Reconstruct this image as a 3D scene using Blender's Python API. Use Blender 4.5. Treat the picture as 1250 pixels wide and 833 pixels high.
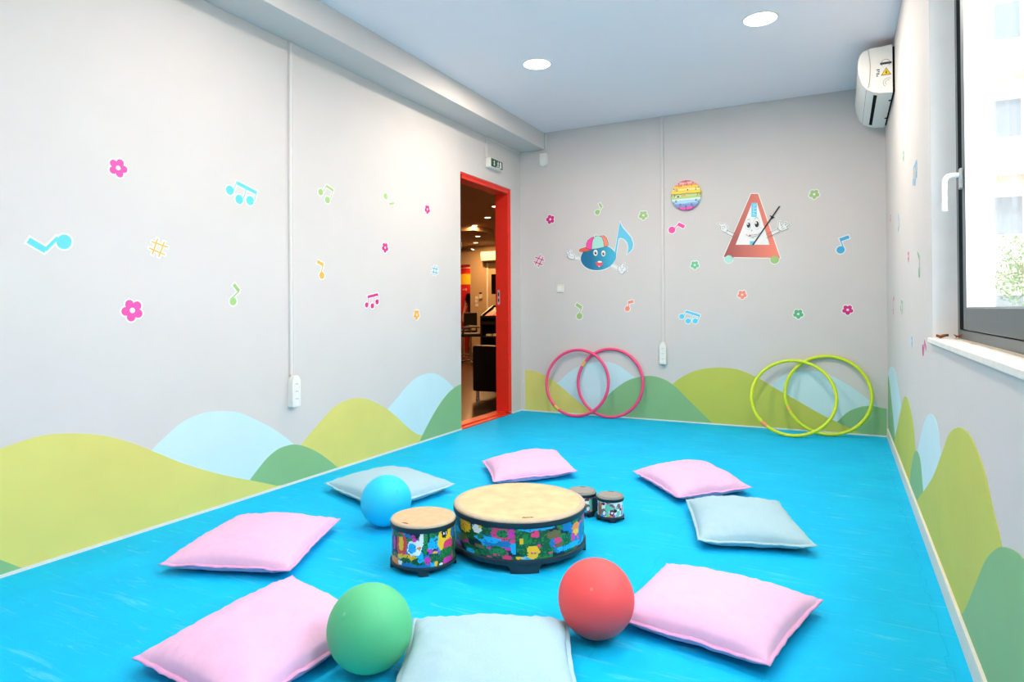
import bpy, bmesh, math, random, colorsys
from mathutils import Vector, Matrix, noise
R = math.radians
scene = bpy.context.scene
for o in list(bpy.data.objects): bpy.data.objects.remove(o)
COL = scene.collection
# ------------------------------------------------------------------ camera
W, H = 3.176, 2.748                       # room width, ceiling height (metres)
CAM = Vector((2.8546, -5.8, 1.0085))
cam_d = bpy.data.cameras.new('camera'); cam = bpy.data.objects.new('camera', cam_d); COL.objects.link(cam)
rx, ux, fx = ((0.8910648, 0.4538395, -0.0057613), (0.0089497, -0.0048778, 0.9999481), (-0.4537878, 0.8910701, 0.0084082))
cam.matrix_world = Matrix(((rx[0], ux[0], -fx[0], CAM.x), (rx[1], ux[1], -fx[1], CAM.y), (rx[2], ux[2], -fx[2], CAM.z), (0, 0, 0, 1)))
cam_d.sensor_width = 36; cam_d.lens = 22.693; cam_d.shift_y = -0.03596; cam_d.clip_start = .05
scene.camera = cam
# ------------------------------------------------------------------ world, sun, exposure
SKY_STRENGTH = 7.0
LAMP_W = 18.0
world = bpy.data.worlds.new('world'); scene.world = world; world.use_nodes = True
bg = world.node_tree.nodes['Background']; bg.inputs[0].default_value = (.86, .93, 1, 1); bg.inputs[1].default_value = SKY_STRENGTH
sun_d = bpy.data.lights.new('sun', 'SUN'); sun = bpy.data.objects.new('sun', sun_d); COL.objects.link(sun)
sun_d.energy = 5; sun_d.angle = R(1); sun_d.color = (1, .95, .86)
sun.rotation_euler = Vector((.35, .75, -.6)).to_track_quat('-Z', 'Y').to_euler()
scene.view_settings.view_transform = 'Standard'; scene.view_settings.look = 'None'
scene.view_settings.gamma = 1; scene.view_settings.use_curve_mapping = False
scene.view_settings.exposure = 0.45
# ------------------------------------------------------------------ materials
def lin(c):
    return tuple((v / 255 / 12.92 if v / 255 <= .04045 else ((v / 255 + .055) / 1.055) ** 2.4) for v in c)
MATS = {}
def mat(name, rgb, rough=.6, metal=0, var=.03, scale=30, bump=0, bscale=200, spec=.5, coat=0, sub=0):
    if name in MATS: return MATS[name]
    m = bpy.data.materials.new(name); m.use_nodes = True; nt = m.node_tree; b = nt.nodes['Principled BSDF']
    c = lin(rgb)
    b.inputs['Roughness'].default_value = rough; b.inputs['Metallic'].default_value = metal
    b.inputs['Specular IOR Level'].default_value = spec; b.inputs['Coat Weight'].default_value = coat
    tc = nt.nodes.new('ShaderNodeTexCoord')
    if var:
        n = nt.nodes.new('ShaderNodeTexNoise'); n.inputs['Scale'].default_value = scale; n.inputs['Detail'].default_value = 3
        nt.links.new(tc.outputs['Object'], n.inputs['Vector'])
        r = nt.nodes.new('ShaderNodeValToRGB')
        r.color_ramp.elements[0].position = .3; r.color_ramp.elements[1].position = .7
        r.color_ramp.elements[0].color = tuple(max(0, v * (1 - var)) for v in c) + (1,)
        r.color_ramp.elements[1].color = tuple(min(1, v * (1 + var)) for v in c) + (1,)
        nt.links.new(n.outputs['Fac'], r.inputs[0]); nt.links.new(r.outputs[0], b.inputs['Base Color'])
    else: b.inputs['Base Color'].default_value = c + (1,)
    if bump:
        n2 = nt.nodes.new('ShaderNodeTexNoise'); n2.inputs['Scale'].default_value = bscale; n2.inputs['Detail'].default_value = 4
        nt.links.new(tc.outputs['Object'], n2.inputs['Vector'])
        bp = nt.nodes.new('ShaderNodeBump'); bp.inputs['Strength'].default_value = bump; bp.inputs['Distance'].default_value = .002
        nt.links.new(n2.outputs['Fac'], bp.inputs['Height']); nt.links.new(bp.outputs['Normal'], b.inputs['Normal'])
    if sub:
        b.inputs['Subsurface Weight'].default_value = sub; b.inputs['Subsurface Radius'].default_value = (.06, .06, .06)
    MATS[name] = m; return m
def emat(name, rgb, s):
    m = bpy.data.materials.new(name); m.use_nodes = True; nt = m.node_tree; nt.nodes.remove(nt.nodes['Principled BSDF'])
    e = nt.nodes.new('ShaderNodeEmission'); e.inputs[0].default_value = tuple(rgb) + (1,); e.inputs[1].default_value = s
    nt.links.new(e.outputs[0], nt.nodes['Material Output'].inputs[0]); MATS[name] = m; return m
mat('wall_paint', (211, 206, 203), .75, var=.012, scale=4, bump=.12, bscale=350)
mat('beam_paint', (214, 208, 204), .75, var=.012, scale=4, bump=.1, bscale=350)
mat('ceiling_paint', (247, 240, 244), .8, var=.008, scale=3, bump=.05)
mat('trunk_paint', (220, 216, 213), .6, var=.01); mat('reveal_paint', (245, 245, 244), .7, var=.02, scale=12, bump=.15, bscale=120)
mat('white_plastic', (238, 236, 230), .35, var=.01)
mat('white_trim', (232, 231, 228), .5, var=.02)
mat('cream_trim', (226, 222, 212), .5, var=.03)
mat('white', (240, 240, 240), .5, var=.01)
mat('pink', (250, 78, 165), .5); mat('magenta', (212, 38, 130), .5); mat('blue', (92, 204, 238), .5); mat('darkblue', (58, 172, 216), .5)
mat('orange', (252, 180, 72), .5); mat('green', (160, 198, 125), .5); mat('mintgreen', (112, 200, 148), .5); mat('midgreen', (92, 180, 125), .5)
mat('coral', (250, 140, 118), .5); mat('mint', (172, 226, 214), .5); mat('red', (242, 92, 66), .5); mat('red2', (240, 84, 92), .5)
mat('blue2', (100, 200, 230), .5); mat('black', (30, 34, 38), .5); mat('grey_line', (104, 114, 122), .6); mat('dark_line', (45, 60, 78), .6)
mat('paleblue', (200, 229, 236), .75, var=.02, scale=5); mat('lime', (220, 212, 116), .75, var=.03, scale=4)
mat('lime2', (194, 200, 88), .75, var=.03, scale=4); mat('sage', (136, 186, 132), .75, var=.03, scale=4)
mat('red_paint', (240, 50, 34), .35, var=.04, scale=8); mat('red_threshold', (234, 56, 26), .35, var=.05, scale=12)
mat('dark_aluminium', (104, 112, 116), .4, .55, var=.03); mat('groove', (14, 20, 24), .9, spec=.08); mat('alu_edge', (172, 178, 180), .35, .7)
mat('handle_white', (235, 236, 236), .3); mat('handle_grey', (178, 180, 178), .35)
mat('sill_stone', (236, 232, 224), .55, var=.05, scale=30, bump=.1); mat('dirt', (196, 184, 160), .9, var=.15, scale=60)
mat('leaf_brown', (150, 84, 32), .8, var=.3, scale=80)
mat('pink_fabric', (230, 184, 220), .9, var=.025, scale=60, bump=.35, bscale=700)
mat('pink_hem', (233, 172, 215), .9, var=.03, scale=60, bump=.3, bscale=700)
mat('zip_purple', (120, 74, 128), .6)
mat('grey_fabric', (164, 198, 212), .92, var=.04, scale=250, bump=.4, bscale=700)
mat('grey_hem', (172, 206, 218), .92, var=.04, scale=200, bump=.4, bscale=700)
mat('balloon_blue', (25, 205, 252), .6, var=.03, scale=12, sub=.35); mat('balloon_red', (252, 84, 86), .6, var=.03, scale=12, sub=.35); mat('balloon_green', (86, 190, 134), .6, var=.04, scale=12, sub=.35)
mat('balloon_blue_tip', (60, 180, 226), .4); mat('balloon_red_tip', (250, 112, 110), .4); mat('balloon_green_tip', (120, 200, 155), .4)
mat('drum_hoop', (20, 42, 54), .5, bump=.1, bscale=300); mat('drum_skin', (220, 188, 144), .7, var=.12, scale=14, bump=.05)
mat('drum_skin_tan', (218, 174, 136), .7, var=.1, scale=30, bump=.05); mat('skin_collar', (190, 172, 148), .6, var=.06)
mat('grey_skin', (150, 146, 140), .7, var=.04); mat('mark_dark', (70, 62, 58), .7)
mat('hoop_pink', (244, 74, 130), .35); mat('hoop_lime', (206, 226, 38), .35); mat('tape_yellow', (238, 190, 96), .5); mat('tape_orange', (240, 158, 96), .5)
mat('label_yellow', (246, 206, 20), .5); mat('exit_green', (20, 84, 52), .4); mat('led_red', (250, 120, 130), .4)
mat('lobby_wall', (196, 172, 140), .8, var=.02); mat('lobby_ceiling', (190, 160, 130), .8, var=.02)
mat('black_leather', (16, 18, 20), .45, bump=.15, bscale=250); mat('black_wood', (22, 20, 20), .4); mat('chrome', (220, 220, 220), .12, 1, var=0)
mat('lobby_red', (190, 30, 34), .5); mat('lobby_yellow', (214, 178, 40), .5); mat('tv_black', (10, 10, 12), .2); mat('book_red', (190, 40, 44), .5); mat('paper', (226, 210, 184), .7)
mat('shirt_black', (18, 18, 20), .85); mat('human_skin', (205, 150, 118), .6); mat('hair_dark', (30, 22, 18), .6)
mat('facade', (206, 196, 180), .8); mat('awning_pink', (196, 152, 144), .8); mat('facade_glass', (96, 104, 110), .2); mat('leaf_green', (70, 104, 32), .7, var=.2); mat('bark', (96, 78, 60), .9, bump=.4); mat('street', (150, 148, 144), .9)
def gradient_mat(name, a, b, x0, x1):
    m = bpy.data.materials.new(name); m.use_nodes = True; nt = m.node_tree; p = nt.nodes['Principled BSDF']; p.inputs['Roughness'].default_value = .5
    tc = nt.nodes.new('ShaderNodeTexCoord'); s = nt.nodes.new('ShaderNodeSeparateXYZ'); mr = nt.nodes.new('ShaderNodeMapRange')
    mr.inputs['From Min'].default_value = x0; mr.inputs['From Max'].default_value = x1
    r = nt.nodes.new('ShaderNodeValToRGB'); r.color_ramp.elements[0].color = lin(a) + (1,); r.color_ramp.elements[1].color = lin(b) + (1,)
    nt.links.new(tc.outputs['Object'], s.inputs[0]); nt.links.new(s.outputs[0], mr.inputs[0]); nt.links.new(mr.outputs[0], r.inputs[0]); nt.links.new(r.outputs[0], p.inputs['Base Color'])
    MATS[name] = m
gradient_mat('bodyblue', (2, 112, 156), (60, 178, 212), -.08, .12)      # printed gradients on the two cartoon stickers
gradient_mat('bodycoral', (150, 74, 76), (250, 138, 116), -.26, .2)
def foam_mat():
    m = bpy.data.materials.new('foam_mat'); m.use_nodes = True; nt = m.node_tree; p = nt.nodes['Principled BSDF']; p.inputs['Roughness'].default_value = .75; p.inputs['Specular IOR Level'].default_value = .18
    L = nt.links.new; N = nt.nodes.new
    geo = N('ShaderNodeNewGeometry')
    n = N('ShaderNodeTexNoise'); n.inputs['Scale'].default_value = 3.0; n.inputs['Detail'].default_value = 6; n.inputs['Roughness'].default_value = .65
    L(geo.outputs['Position'], n.inputs['Vector'])
    r = N('ShaderNodeValToRGB'); r.color_ramp.elements[0].position = .35; r.color_ramp.elements[1].position = .72
    r.color_ramp.elements[0].color = lin((0, 180, 234)) + (1,); r.color_ramp.elements[1].color = lin((0, 192, 242)) + (1,)
    L(n.outputs['Fac'], r.inputs[0])
    # pale scuffs: stretched noise
    mp = N('ShaderNodeMapping'); mp.inputs['Rotation'].default_value = (0, 0, .6); mp.inputs['Scale'].default_value = (3, 26, 1)
    L(geo.outputs['Position'], mp.inputs['Vector'])
    n2 = N('ShaderNodeTexNoise'); n2.inputs['Scale'].default_value = 1.3; n2.inputs['Detail'].default_value = 8; n2.inputs['Roughness'].default_value = .7; n2.inputs['Distortion'].default_value = 1.0
    L(mp.outputs[0], n2.inputs['Vector'])
    r2 = N('ShaderNodeValToRGB'); r2.color_ramp.elements[0].position = .56; r2.color_ramp.elements[1].position = .78
    L(n2.outputs['Fac'], r2.inputs[0])
    mx = N('ShaderNodeMixRGB'); mx.inputs[2].default_value = lin((130, 222, 248)) + (1,)
    ml = N('ShaderNodeMath'); ml.operation = 'MULTIPLY'; ml.inputs[1].default_value = .55
    L(r2.outputs[0], ml.inputs[0]); L(ml.outputs[0], mx.inputs[0]); L(r.outputs[0], mx.inputs[1]); L(mx.outputs[0], p.inputs['Base Color'])
    w = N('ShaderNodeTexWave'); w.inputs['Scale'].default_value = 60; w.inputs['Distortion'].default_value = .4
    mp2 = N('ShaderNodeMapping'); mp2.inputs['Rotation'].default_value = (0, 0, .9); L(geo.outputs['Position'], mp2.inputs['Vector']); L(mp2.outputs[0], w.inputs['Vector'])
    bp = N('ShaderNodeBump'); bp.inputs['Strength'].default_value = .12; bp.inputs['Distance'].default_value = .002
    L(w.outputs['Fac'], bp.inputs['Height']); L(bp.outputs['Normal'], p.inputs['Normal'])
    MATS['foam_mat'] = m
foam_mat()
def glass_mat():                            # thin window pane: clear, with a Schlick mirror layer on its room face
    m = bpy.data.materials.new('pane_glass'); m.use_nodes = True; nt = m.node_tree; nt.nodes.remove(nt.nodes['Principled BSDF'])
    N = nt.nodes.new; L = nt.links.new
    t = N('ShaderNodeBsdfTransparent'); t.inputs[0].default_value = (.98, .99, .985, 1); g = N('ShaderNodeBsdfGlossy'); g.inputs['Roughness'].default_value = 0
    geo = N('ShaderNodeNewGeometry'); d = N('ShaderNodeVectorMath'); d.operation = 'DOT_PRODUCT'; L(geo.outputs['Normal'], d.inputs[0]); L(geo.outputs['Incoming'], d.inputs[1])
    ab = N('ShaderNodeMath'); ab.operation = 'ABSOLUTE'; L(d.outputs['Value'], ab.inputs[0])
    su = N('ShaderNodeMath'); su.operation = 'SUBTRACT'; su.inputs[0].default_value = 1; L(ab.outputs[0], su.inputs[1])
    pw = N('ShaderNodeMath'); pw.operation = 'POWER'; pw.inputs[1].default_value = 5; L(su.outputs[0], pw.inputs[0])
    ma = N('ShaderNodeMath'); ma.operation = 'MULTIPLY_ADD'; ma.inputs[1].default_value = .62; ma.inputs[2].default_value = .07; L(pw.outputs[0], ma.inputs[0])
    x = N('ShaderNodeMixShader'); L(ma.outputs[0], x.inputs[0]); L(t.outputs[0], x.inputs[1]); L(g.outputs[0], x.inputs[2]); L(x.outputs[0], nt.nodes['Material Output'].inputs[0])
    MATS['pane_glass'] = m
    m2 = bpy.data.materials.new('pane_clear'); m2.use_nodes = True; nt = m2.node_tree; nt.nodes.remove(nt.nodes['Principled BSDF'])
    t = nt.nodes.new('ShaderNodeBsdfTransparent'); nt.links.new(t.outputs[0], nt.nodes['Material Output'].inputs[0]); MATS['pane_clear'] = m2
glass_mat()
def wood_floor():
    m = bpy.data.materials.new('lobby_wood'); m.use_nodes = True; nt = m.node_tree; p = nt.nodes['Principled BSDF']; p.inputs['Roughness'].default_value = .25
    tc = nt.nodes.new('ShaderNodeTexCoord'); b = nt.nodes.new('ShaderNodeTexBrick'); b.inputs['Scale'].default_value = 1; b.inputs['Brick Width'].default_value = 1.2; b.inputs['Row Height'].default_value = .13; b.inputs['Mortar Size'].default_value = .003
    b.inputs['Color1'].default_value = lin((98, 68, 48)) + (1,); b.inputs['Color2'].default_value = lin((66, 44, 32)) + (1,); b.inputs['Mortar'].default_value = (.01, .006, .004, 1)
    nt.links.new(tc.outputs['Object'], b.inputs['Vector']); nt.links.new(b.outputs[0], p.inputs['Base Color']); MATS['lobby_wood'] = m
wood_floor()
def attr_mat(name):
    m = bpy.data.materials.new(name); m.use_nodes = True; nt = m.node_tree; p = nt.nodes['Principled BSDF']; p.inputs['Roughness'].default_value = .35
    a = nt.nodes.new('ShaderNodeVertexColor'); a.layer_name = 'print'; nt.links.new(a.outputs[0], p.inputs['Base Color']); MATS[name] = m
attr_mat('printed_wrap')
def clock_mat():
    m = bpy.data.materials.new('rainbow_print'); m.use_nodes = True; nt = m.node_tree; p = nt.nodes['Principled BSDF']; p.inputs['Roughness'].default_value = .4
    N = nt.nodes.new; L = nt.links.new; tc = N('ShaderNodeTexCoord'); s = N('ShaderNodeSeparateXYZ'); L(tc.outputs['Object'], s.inputs[0])
    n = N('ShaderNodeTexNoise'); mp = N('ShaderNodeMapping'); mp.inputs['Scale'].default_value = (6, 1, 60); L(tc.outputs['Object'], mp.inputs[0]); L(mp.outputs[0], n.inputs[0]); n.inputs['Scale'].default_value = 1
    ad = N('ShaderNodeMath'); ad.operation = 'MULTIPLY_ADD'; ad.inputs[1].default_value = .02; L(n.outputs[0], ad.inputs[0]); L(s.outputs[2], ad.inputs[2])
    mr = N('ShaderNodeMapRange'); mr.inputs['From Min'].default_value = -.122; mr.inputs['From Max'].default_value = .142; L(ad.outputs[0], mr.inputs[0])
    r = N('ShaderNodeValToRGB'); r.color_ramp.interpolation = 'CONSTANT'; cr = r.color_ramp
    st = [(0, (238, 92, 184)), (.1, (128, 150, 206)), (.2, (150, 176, 220)), (.24, (170, 214, 238)), (.33, (222, 240, 246)), (.39, (190, 212, 128)), (.47, (206, 216, 150)), (.52, (150, 170, 84)), (.57, (250, 214, 66)), (.67, (252, 232, 160)), (.73, (252, 206, 74)), (.82, (248, 140, 104)), (.87, (246, 176, 176)), (.94, (228, 92, 112))]
    cr.elements[0].color = lin(st[0][1]) + (1,); cr.elements[1].position = st[1][0]; cr.elements[1].color = lin(st[1][1]) + (1,)
    for ps, c in st[2:]:
        e = cr.elements.new(ps); e.color = lin(c) + (1,)
    L(mr.outputs[0], r.inputs[0]); L(r.outputs[0], p.inputs['Base Color']); MATS['rainbow_print'] = m
clock_mat()
# ------------------------------------------------------------------ mesh helpers
class MB:
    def __init__(s): s.v = []; s.f = []; s.m = []; s.mats = []
    def mi(s, name):
        if name not in s.mats: s.mats.append(name)
        return s.mats.index(name)
    def add(s, vs, fs, m):
        b = len(s.v); k = s.mi(m); s.v += [tuple(v) for v in vs]; s.f += [tuple(b + i for i in f) for f in fs]; s.m += [k] * len(fs); return s
    def box(s, a, b, m):
        x0, y0, z0 = a; x1, y1, z1 = b
        vs = [(x, y, z) for z in (z0, z1) for x, y in ((x0, y0), (x1, y0), (x1, y1), (x0, y1))]
        return s.add(vs, [(3, 2, 1, 0), (4, 5, 6, 7), (0, 1, 5, 4), (1, 2, 6, 5), (2, 3, 7, 6), (3, 0, 4, 7)], m)
    def lathe(s, prof, m, c=(0, 0, 0), n=40, axis=None):
        vs = []; fs = []; k = len(prof)
        for i in range(n):
            a = 2 * math.pi * i / n
            for r, z in prof: vs.append(Vector((r * math.cos(a), r * math.sin(a), z)))
        for i in range(n):
            j = (i + 1) % n
            for q in range(k - 1): fs.append((i * k + q, j * k + q, j * k + q + 1, i * k + q + 1))
        if axis is not None:
            q = Vector((0, 0, 1)).rotation_difference(Vector(axis)); vs = [q @ v for v in vs]
        return s.add([v + Vector(c) for v in vs], fs, m)
    def tube(s, pts, r, m, n=10, closed=False, cap=True):
        pts = [Vector(p) for p in pts]; vs = []; fs = []; k = len(pts); up = None
        for i, p in enumerate(pts):
            if closed: t = pts[(i + 1) % k] - pts[i - 1]
            else: t = pts[min(i + 1, k - 1)] - pts[max(i - 1, 0)]
            t.normalize()
            if up is None:
                up = Vector((0, 0, 1)) if abs(t.z) < .9 else Vector((1, 0, 0))
            a = t.cross(up).normalized(); b = a.cross(t); up = b
            for q in range(n):
                an = 2 * math.pi * q / n; vs.append(p + (a * math.cos(an) + b * math.sin(an)) * (r if not callable(r) else r(i / max(1, k - 1))))
        for i in range(k if closed else k - 1):
            j = (i + 1) % k
            for q in range(n): w = (q + 1) % n; fs.append((i * n + q, j * n + q, j * n + w, i * n + w))
        if cap and not closed: fs += [tuple(range(n)), tuple((k - 1) * n + q for q in range(n))[::-1]]
        return s.add(vs, fs, m)
    def prism(s, base, d, m):                # base: list of 3D points, d: extrusion vector
        base = [Vector(p) for p in base]; d = Vector(d); n = len(base)
        nrm = Vector()
        for i in range(n): nrm += base[i].cross(base[(i + 1) % n])
        if nrm.dot(d) < 0: base = base[::-1]
        fs = [tuple(range(n - 1, -1, -1)), tuple(range(n, 2 * n))] + [(i, (i + 1) % n, n + (i + 1) % n, n + i) for i in range(n)]
        return s.add(base + [p + d for p in base], fs, m)
    def build(s, name, parent=None, smooth=False, origin=None, bevel=0):
        vs = s.v
        if origin is not None: vs = [tuple(Vector(v) - Vector(origin)) for v in vs]
        me = bpy.data.meshes.new(name); me.from_pydata(vs, [], s.f)
        for q in s.mats: me.materials.append(MATS[q])
        me.polygons.foreach_set('material_index', s.m)
        if smooth: me.polygons.foreach_set('use_smooth', [True] * len(s.f))
        me.update(); o = bpy.data.objects.new(name, me); COL.objects.link(o)
        if smooth and smooth != 'all':
            mod = o.modifiers.new('e', 'EDGE_SPLIT'); mod.split_angle = R(smooth if smooth is not True else 40)
        if bevel:
            mod = o.modifiers.new('b', 'BEVEL'); mod.width = bevel; mod.segments = 2; mod.limit_method = 'ANGLE'
        if origin is not None: o.location = origin
        if parent is not None: put(o, parent)
        return o
def put(o, parent):
    # keep world placement; parents are unrotated and unscaled
    off = Vector(o.location); p = parent; base = Vector()
    while p is not None: base += Vector(p.location); p = p.parent
    o.parent = parent; o.location = off - base
    return o
def empty(name, loc):
    o = bpy.data.objects.new(name, None); o.location = loc; o.empty_display_size = .05; COL.objects.link(o); return o
def tag(o, label, cat, group=None):
    o['label'] = label; o['category'] = cat
    if group: o['group'] = group
    return o
def thing(name, loc, label, cat, group=None): return tag(empty(name, loc), label, cat, group)
def struct(o, label=None):
    o['kind'] = 'structure'
    if label: o['label'] = label
    return o
def spline(pts, k=6):
    out = []; n = len(pts)
    for i in range(n - 1):
        p0, p1, p2, p3 = (pts[max(i - 1, 0)], pts[i], pts[i + 1], pts[min(i + 2, n - 1)])
        for j in range(k):
            t = j / k
            out.append(tuple(.5 * ((2 * p1[q]) + (-p0[q] + p2[q]) * t + (2 * p0[q] - 5 * p1[q] + 4 * p2[q] - p3[q]) * t * t + (-p0[q] + 3 * p1[q] - 3 * p2[q] + p3[q]) * t ** 3) for q in range(2)))
    out.append(tuple(pts[-1])); return out
def wallpt(k, u, z, d):
    return (d, u, z) if k == 'L' else ((u, -d, z) if k == 'B' else (W - d, u, z))
WN = {'L': Vector((1, 0, 0)), 'B': Vector((0, -1, 0)), 'R': Vector((-1, 0, 0))}
def sheet(mb, k, pts, d0, d1, m):            # flat sheet stuck on a wall, from depth d0 to d1 off the paint
    mb.prism([wallpt(k, u, z, d0) for u, z in pts], WN[k] * (d1 - d0), m)
def circle2(u, z, r, n=24): return [(u + r * math.cos(2 * math.pi * i / n), z + r * math.sin(2 * math.pi * i / n)) for i in range(n)]
def segpoly(u0, z0, u1, z1, w, e=0.0):
    d = Vector((u1 - u0, z1 - z0)); l = d.length or 1e-6; d /= l; n = Vector((-d.y, d.x)) * (w / 2 + e); a = Vector((u0, z0)) - d * e; b = Vector((u1, z1)) + d * e
    return [tuple(a + n), tuple(b + n), tuple(b - n), tuple(a - n)]
def grow(pts, e):
    P = [Vector(p) for p in pts]; n = len(P); ar = sum(P[i].x * P[(i + 1) % n].y - P[(i + 1) % n].x * P[i].y for i in range(n)); sg = 1 if ar > 0 else -1; out = []
    for i in range(n):
        a = (P[i] - P[i - 1]); b = (P[(i + 1) % n] - P[i])
        if a.length < 1e-7 or b.length < 1e-7: out.append(tuple(P[i])); continue
        a.normalize(); b.normalize(); na = Vector((a.y, -a.x)) * sg; nb = Vector((b.y, -b.x)) * sg; m = na + nb
        if m.length < .3: m = na
        m.normalize(); c = max(.5, m.dot(na)); out.append(tuple(P[i] + m * (e / c)))
    return out
def text_mesh(s, size, m, name, extrude=.0006):
    cu = bpy.data.curves.new(name, 'FONT'); cu.body = s; cu.size = size; cu.align_x = 'CENTER'; cu.align_y = 'CENTER'; cu.extrude = extrude; cu.resolution_u = 3
    o = bpy.data.objects.new(name, cu); COL.objects.link(o); dg = bpy.context.evaluated_depsgraph_get()
    me = bpy.data.meshes.new_from_object(o.evaluated_get(dg)); bpy.data.objects.remove(o); me.materials.clear(); me.materials.append(MATS[m])
    o = bpy.data.objects.new(name, me); COL.objects.link(o); return o
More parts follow.
